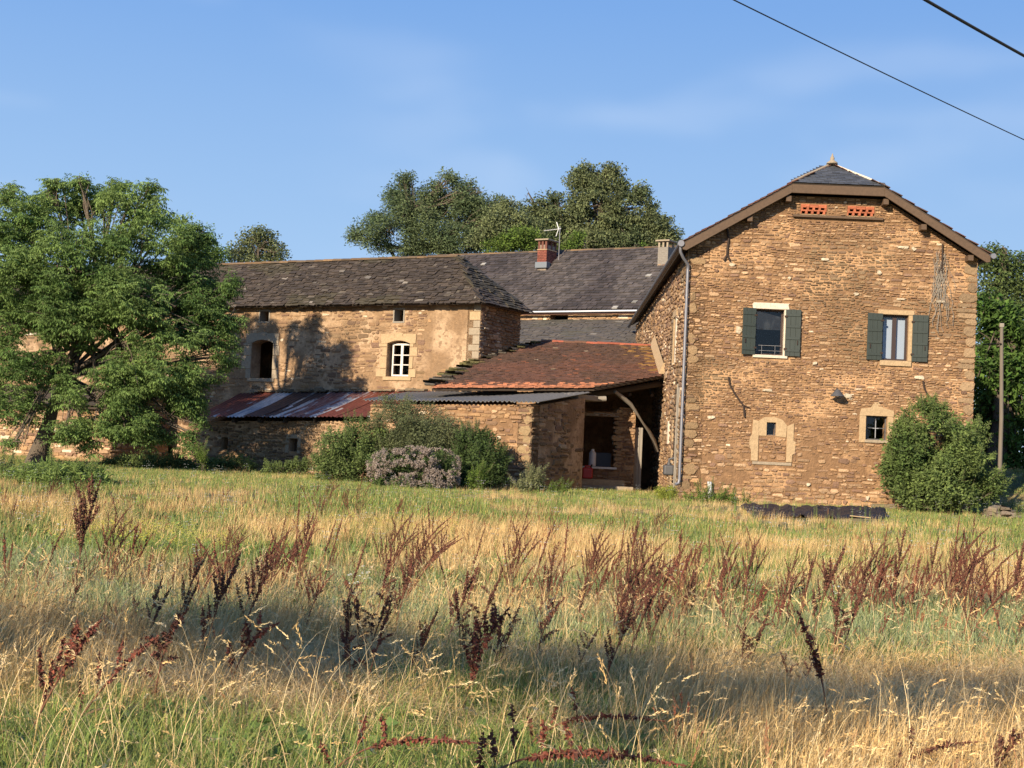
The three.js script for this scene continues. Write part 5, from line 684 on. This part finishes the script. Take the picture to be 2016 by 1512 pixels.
function inHouse(x, z) { // plan of the buildings
  const g = (o, t) => { const dx = x - o[0], dz = z - o[2], c = Math.cos(t), s = Math.sin(t); return [dx * c - dz * s, dx * s + dz * c]; };
  const [gu, gz] = g(...GABLE); if (gu > -0.05 && gu < 7.75 && gz < 0.02) return true; if (gu > -2.5 && gu < 0 && gz < -5.4) return true;
  const [fu, fz] = g(...FARM); if (fu < 5.1 && fu > -0.5 && fz < 5.0) return true; if (fu <= -0.5 && fu > -9.4 && fz < 3.02) return true; if (fu <= -9.4 && fu > -13.6 && fz < 0.05) return true; return fu <= -13.6 && fz < 3.02;
}
{
  const r = RNG(301), lists = {}; for (const k in TUFT) lists[k] = TUFT[k].map(() => []);
  const dry = (x, d) => {
    const f = x / (0.36 * d), n = fbm(x * 0.32 + 20, d * 0.22 + 5, 4) - 0.5, n2 = fbm(x * 1.1 + 3, d * 0.8, 3) - 0.5; let v;
    if (d > 26.5) v = f < -0.35 ? 0.50 : f < 0.15 ? 0.26 : 0.34; else if (d > 16.5) v = lerp(0.42, 0.74, sstep(-0.6, 0.1, f)); else if (d > 10.6) v = lerp(0.30, 0.28, sstep(-0.5, 0.6, f)) - 0.06 * (d < 12.5 ? 1 : 0); else v = lerp(0.40, 0.86, sstep(0.15, 0.65, f)) - (d < 7.6 ? 0.14 * (1 - sstep(0.3, 0.7, f)) : 0);
    const e = sstep(26, 29, d); v = lerp(v, d > 27.5 ? v : v, e); return v + n * 1.8 + n2 * 0.9;
  };
  const put = (kind, x, z, s, tint) => { const l = lists[kind], p = V(x, groundHeight(x, z), z); const q = new THREE.Quaternion().setFromEuler(new THREE.Euler((r() - 0.5) * 0.2, kind === 'strawNear' || kind === 'strawMid' ? (r() - 0.5) * 2.6 : r() * 6.283, (r() - 0.5) * 0.2)); l[Math.floor(r() * l.length)].push([p, q, V(s, s * (0.8 + 0.4 * r()), s), tint]); };
  const zones = [[4.2, 12.5, 125], [12.5, 18, 62], [18, 27, 34], [27, 56, 17]];
  for (const [d0, d1, dens] of zones) {
    const half = (d) => 0.40 * d + 1.5, area = (half(d0) + half(d1)) * (d1 - d0), n = Math.round(area * dens);
    for (let k = 0; k < n; k++) {
      const d = Math.sqrt(lerp(d0 * d0, d1 * d1, r())), x = (r() * 2 - 1) * half(d), z = -d; if (inHouse(x, z)) continue;
      if (x > 5.9 && x < 9.0 && d > 32.3 && d < 34.9) continue;
      const v = dry(x, d), pk = r() * 0.5 + 0.25, tint = mul3(mix3([1, 1, 1], [1.12, 0.98, 0.86], r()), 0.82 + 0.36 * fbm(x * 0.8 + 7, d * 0.8, 3));
      if (d > 27) { if (v > 0.46 + 0.3 * r()) put('strawMid', x, z, (d > 33 ? 0.3 : 0.45) + 0.3 * r(), tint); else put('lawn', x, z, (0.9 + 0.5 * r()) * (d > 34 ? 0.62 : 1), tint); continue; }
      const weedy = d > 11.2 && d < 16.8 && fbm(x * 0.5 + 2, d * 0.6 + 9, 3) > 0.42;
      if (d < 20 && v > 0.4 && fbm(x * 0.9 + 50, d * 0.8 + 3, 3) > 0.60) put('flat', x, z, 0.8 + 0.5 * r(), tint); else if (v > pk + 0.05) put(d < 12.5 ? 'strawNear' : 'strawMid', x, z, 0.85 + 0.5 * r(), tint); else if (weedy) put('sage', x, z, 0.9 + 0.6 * r(), tint); else put(d < 12.5 ? 'greenNear' : 'greenMid', x, z, 0.85 + 0.55 * r(), tint);
      if (r() < (d < 13 ? 0.03 : 0.07) && fbm(x * 0.5 + 30, d * 0.35, 3) > 0.46) put('sorrel', x, z, 0.7 + 0.5 * r(), tint);
      if (v < pk && r() < 0.10) { put('herb', x, z, 0.8 + 0.6 * r(), mul3([0.15, 0.235, 0.055], 0.7 + 0.6 * r())); const L = lists.herb.find((q) => q.length && q[q.length - 1][0].x === x); if (L) L[L.length - 1][0].y += 0.10; }
      if (d < 13 && r() < 0.055) put('tallNear', x, z, 0.8 + 0.35 * r(), tint);
    }
  }
  const kinds = { flat: 'matted_grass', herb: 'meadow_herbs', sorrel: 'sorrel_stems', strawNear: 'dry_grass', greenNear: 'green_grass', tallNear: 'seeding_grass', sage: 'meadow_herbs', strawMid: 'dry_grass', greenMid: 'green_grass', lawn: 'lawn_grass' }, words = { flat: 'matted straw grass lying flat in patches', herb: 'broad leaved green herbs low in the meadow', sorrel: 'thin reddish sorrel stems through the meadow', strawNear: 'golden dry grass leaning in the near meadow', greenNear: 'green undergrowth grass in the near meadow', tallNear: 'tall arching seeded grass stalks in the near meadow', sage: 'grey green herbs in the shaded meadow band', strawMid: 'straw coloured grass across the middle of the meadow', greenMid: 'green grass patches across the middle of the meadow', lawn: 'short green grass in front of the houses' };
  for (const k in lists) lists[k].forEach((l, i) => { if (l.length) tag(instanced(numbered(kinds[k]), TUFT[k][i], M.grass, scene, l), words[k], 'grass', words[k], 'stuff'); });
  const flower = (seed, col) => { const q = RNG(seed), mb = new MB(); for (let k = 0; k < 6; k++) { const p = V((q() - 0.5) * 0.10, 0.30 + 0.1 * q(), (q() - 0.5) * 0.10); mb.quad(p.clone().add(V(-0.010, 0, -0.010)), p.clone().add(V(-0.010, 0.003, 0.012)), p.clone().add(V(0.012, 0, 0.010)), p.clone().add(V(0.010, 0.004, -0.012)), col); blade(mb, q, V(p.x * 0.3, 0, p.z * 0.3), p.y, 0.1, q() * 6, 0.004, GREEN[1], 2); } return mb.geo(); };
  const scatter = (name, label, geo, n, where) => { const l = []; for (let k = 0; k < n; k++) { const [x, z, s] = where(); if (!inHouse(x, z)) l.push([V(x, groundHeight(x, z), z), new THREE.Quaternion().setFromEuler(new THREE.Euler(0, r() * 6, 0)), s, WHITE]); } tag(instanced(name, geo, M.grass, scene, l), label, 'flowers', null, 'stuff'); };
  scatter('yellow_flowers', 'haze of small yellow meadow flowers', flower(401, [0.70, 0.62, 0.08]), 420, () => { const k = r(); const [cx, cz, s] = k < 0.5 ? [-4.6, -18.0, 0.9] : k < 0.75 ? [-1.9, -22.0, 1.0] : k < 0.9 ? [-3.6, -16.2, 1.2] : [3, -19, 2.4]; const a = r() * 6.28, q = Math.sqrt(-Math.log(1 - r() * 0.95)) * s; return [cx + Math.cos(a) * q, cz + Math.sin(a) * q * 0.9, 0.9 + 0.4 * r()]; });
  scatter('white_flowers', 'scattered small white meadow flowers', flower(402, [0.78, 0.76, 0.68]), 620, () => { const d = 12 + 24 * Math.sqrt(r()); return [(r() * 2 - 1) * 0.38 * d, -d, 0.9 + 0.5 * r()]; });
}

// ================================================================ docks
const RUST = [[0.19, 0.048, 0.028], [0.135, 0.038, 0.024], [0.24, 0.07, 0.04], [0.095, 0.034, 0.022]];
function spike(mb, r, pts, size, col, dens = 0.0085) {
  let len = 0; for (let k = 1; k < pts.length; k++) len += pts[k].distanceTo(pts[k - 1]);
  const n = Math.round(len / dens);
  for (let k = 0; k < n; k++) {
    const t = k / n, u = t * (pts.length - 1), i = Math.min(pts.length - 2, Math.floor(u)), p = pts[i].clone().lerp(pts[i + 1], u - i), env = Math.min(1, t * 6, (1 - t) * 2.6 + 0.35);
    if (r() < 0.12) continue;
    for (let q = 0; q < 5; q++) { const d = rdir(r); d.y -= 0.25; d.normalize(); leafQuad(mb, p, d, rdir(r), size * env * (0.7 + 0.6 * r()), size * 0.62 * env, mul3(col[Math.floor(r() * col.length)], 0.65 + 0.7 * r())); }
  }
}
function dock(seed, o = {}) { // returns [stem geometry, spike geometries]
  const r = RNG(seed), sm = new MB(), heads = [], n = 9, col = o.col || RUST;
  for (let q = 0; q < (o.stems || 1); q++) {
    const H = (o.h || 0.85) * (q ? 0.7 + 0.3 * r() : 1), lean = (o.lean ?? 0.08 + 0.12 * r()) + (q ? 0.25 * r() : 0), bend = o.bend ?? 0.15 * r(), stem = [], az = q ? r() * 6.283 : o.az ?? (r() - 0.5) * 1.2;
    for (let k = 0; k <= n; k++) { const t = k / n; stem.push(V((lean * t + bend * t * t * t) * H * Math.cos(az), H * (t - bend * 0.55 * t * t * t), (lean * t + bend * t * t * t) * H * Math.sin(az))); }
    sm.tube(stem, (t) => lerp(0.006, 0.0022, t), 5, mul3([0.20, 0.085, 0.045], 0.9));
    for (let k = 0; k < 5; k++) { const t = 0.08 + 0.07 * k, i = Math.floor(t * n), p = stem[i], a = r() * 6.283; leafQuad(sm, p, V(Math.cos(a), 0.5 - 0.6 * r(), Math.sin(a)).normalize(), V(0, 1, 0), 0.10 + 0.09 * r(), 0.03 + 0.015 * r(), r() < 0.5 ? [0.16, 0.20, 0.055] : [0.24, 0.14, 0.06]); }
    const main = new MB().tube(stem.slice(5), (t) => lerp(0.0042, 0.0028, t), 4, mul3([0.17, 0.06, 0.035], 0.9), false); spike(main, r, stem.slice(5), o.size || 0.021, col); heads.push(main);
    const nb = o.branches ?? 6 + Math.floor(r() * 4);
    for (let b = 0; b < nb; b++) {
      const t = 0.34 + 0.5 * b / nb, i = Math.floor(t * n), s = stem[i].clone().lerp(stem[i + 1], t * n - i), a = r() * 6.283, L = H * (0.34 - 0.20 * (t - 0.34)) * (0.7 + 0.5 * r()), out = 0.14 + 0.3 * r(), dr = o.droop || 0, P = [];
      for (let k = 0; k <= 5; k++) { const w = k / 5; P.push(s.clone().add(V(Math.cos(a) * out * L * w * (1 + dr * w), L * (w * 0.92 - dr * w * w * 0.9), Math.sin(a) * out * L * w * (1 + dr * w)))); }
      const mb = new MB(); mb.tube(P, 0.0018, 3, mul3([0.17, 0.06, 0.035], 0.9), false); spike(mb, r, P.slice(1), (o.size || 0.021) * 0.85, col); heads.push(mb);
    }
  }
  return [sm.geo(), heads.map((m) => m.geo())];
}
{
  const BROWN = [[0.115, 0.045, 0.028], [0.085, 0.036, 0.024], [0.15, 0.055, 0.032]], r = RNG(501);
  const build = (pos, label, g, turn, s, group, simple) => { const t = thing('dock_plant', label, 'dock', pos, turn, group); t.scale.setScalar(s); add('stem', g[0], M.seed, t); g[1].forEach((q) => add('seed_spike', q, M.seed, t)); return t; };
  // singled-out plants of the near meadow: base px, depth, height, shape
  const solo = [
    ['tall single dock spike bending over the golden grass', 1640, 8.1, { seed: 601, h: 0.62, lean: -0.06, bend: -0.22, branches: 0, az: 0, size: 0.026 }],
    ['dark arching dock near the bottom right of the golden grass', 1735, 6.9, { seed: 602, h: 0.46, lean: 0.30, bend: 0.55, branches: 2, az: 0, col: BROWN }],
    ['bright rust dock lying low at the bottom centre', 880, 6.3, { seed: 603, h: 0.60, lean: 0.55, bend: 0.9, branches: 5, az: 0.1, size: 0.026 }],
    ['rust dock arching right at the bottom left of centre', 610, 6.5, { seed: 604, h: 0.52, lean: 0.5, bend: 0.8, branches: 3, az: 0 }],
    ['two leaning rust dock stems in the bottom left corner', 40, 7.1, { seed: 605, h: 0.66, lean: 0.42, bend: 0.1, branches: 7, az: 0.2, size: 0.025 }],
    ['slender rust dock leaning beside the bottom left pair', 110, 7.2, { seed: 606, h: 0.60, lean: 0.55, bend: 0.15, branches: 3, az: 0 }],
    ['dark drooping dock with curled branches in the left foreground', 305, 8.1, { seed: 607, h: 0.66, lean: 0.05, bend: 0.2, branches: 8, droop: 0.7, col: BROWN }],
    ['large dark maroon dock in the centre foreground', 905, 8.4, { seed: 608, h: 0.70, lean: 0.2, bend: 0.15, branches: 10, size: 0.026 }],
    ['low curved rust dock branches right of the centre foreground', 1010, 7.4, { seed: 609, h: 0.52, lean: 0.45, bend: 0.8, branches: 3, az: 0.1 }],
    ['tall bundled dark dock standing alone at the left of the meadow', 132, 13.4, { seed: 610, h: 1.02, lean: 0.12, bend: 0.05, branches: 13, col: BROWN, size: 0.026 }],
    ['dark bundled dock leaning right in the left of the shade band', 455, 10.6, { seed: 611, h: 0.72, lean: 0.3, bend: 0.05, branches: 9, col: BROWN }],
    ['dark leaning dock spike left of the centre shade band', 860, 10.8, { seed: 612, h: 0.66, lean: 0.36, bend: 0.02, branches: 6, col: BROWN }],
    ['short dark dock in the bottom right corner', 1960, 7.0, { seed: 613, h: 0.42, lean: 0.1, bend: 0.3, branches: 6, col: BROWN }],
    ['red rust dock leaning right in the left foreground', 440, 8.6, { seed: 614, h: 0.60, lean: 0.28, bend: 0.3, branches: 6 }],
    ['wide dark dock with arching branches in the middle of the shade band', 1050, 10.3, { seed: 615, h: 0.58, lean: 0.1, bend: 0.2, branches: 10, droop: 0.5, col: BROWN }],
  ];
  for (const [label, px, d, o] of solo) { const p = at(px, 1300, d); build([p.x, groundHeight(p.x, p.z) - 0.03, p.z], label, dock(o.seed, o), 0, 1.22); }
  const variants = [1, 2, 3, 4, 5, 6, 7, 8, 9, 10, 11, 12].map((k) => dock(700 + k, { h: 0.52 + 0.09 * (k % 5), branches: [2, 5, 3, 7, 4, 1][k % 6], stems: [1, 1, 2, 1, 3][k % 5], droop: k % 4 === 0 ? 0.5 : 0, size: 0.012 + 0.0016 * (k % 4), lean: 0.04 + 0.3 * ((k * 7) % 5) / 5, bend: ((k * 3) % 4) * 0.07, col: k % 3 ? RUST : BROWN })), dvar = [1, 2, 3, 4].map((k) => dock(720 + k, { h: 0.62 + 0.05 * k, branches: 4 + k, stems: 1 + k % 2, col: BROWN, droop: k % 2 ? 0.5 : 0, lean: 0.25 }));
  const place = (n, f, label, group, vs, sc) => { for (let k = 0; k < n; k++) { const [px, d] = f(k), p = at(px, 1200, d); build([p.x, groundHeight(p.x, p.z) - 0.03, p.z], label, vs[Math.floor(r() * vs.length)], (r() - 0.5) * 2.4, sc * (0.55 + 0.6 * r()), group); } };
  place(54, () => [950 + 400 * r(), 11.4 + 4.8 * r()], 'rust brown dock in the dense patch across the centre of the meadow', 'docks of the centre patch', variants, 1.2);
  place(44, () => [1330 + 450 * r(), 11.4 + 4.8 * r()], 'rust brown dock in the patch right of centre in the meadow', 'docks right of centre', variants, 1.15);
  place(34, () => [1750 + 300 * r(), 11.8 + 4.4 * r()], 'rust brown dock in the patch at the right edge of the meadow', 'docks at the right edge', variants, 1.2);
  place(20, () => [-20 + 320 * r(), 12.6 + 2.2 * r()], 'rust dock in the patch round the tall bundled dock at left', 'docks of the left patch', variants, 1.05);
  place(46, () => [300 + 680 * r(), 11.2 + 6 * r()], 'slender rust dock between the left patch and the centre patch', 'docks left of centre', variants, 1.15);
  place(26, () => [40 + 1660 * r(), 8.8 + 3 * r()], 'brown dock standing in the shaded band of the near meadow', 'docks in the shade band', dvar, 1.15);
  place(16, () => [560 + 140 * r(), 24 + 7 * r()], 'small reddish dock in the far grass before the green bush', 'docks before the bushes', variants, 0.95);
  place(30, () => [-20 + 1300 * r(), 18 + 11 * Math.sqrt(r())], 'small reddish dock scattered through the far pale grass', 'docks scattered far off', variants, 0.9);
}
renderer.render(scene, camera);
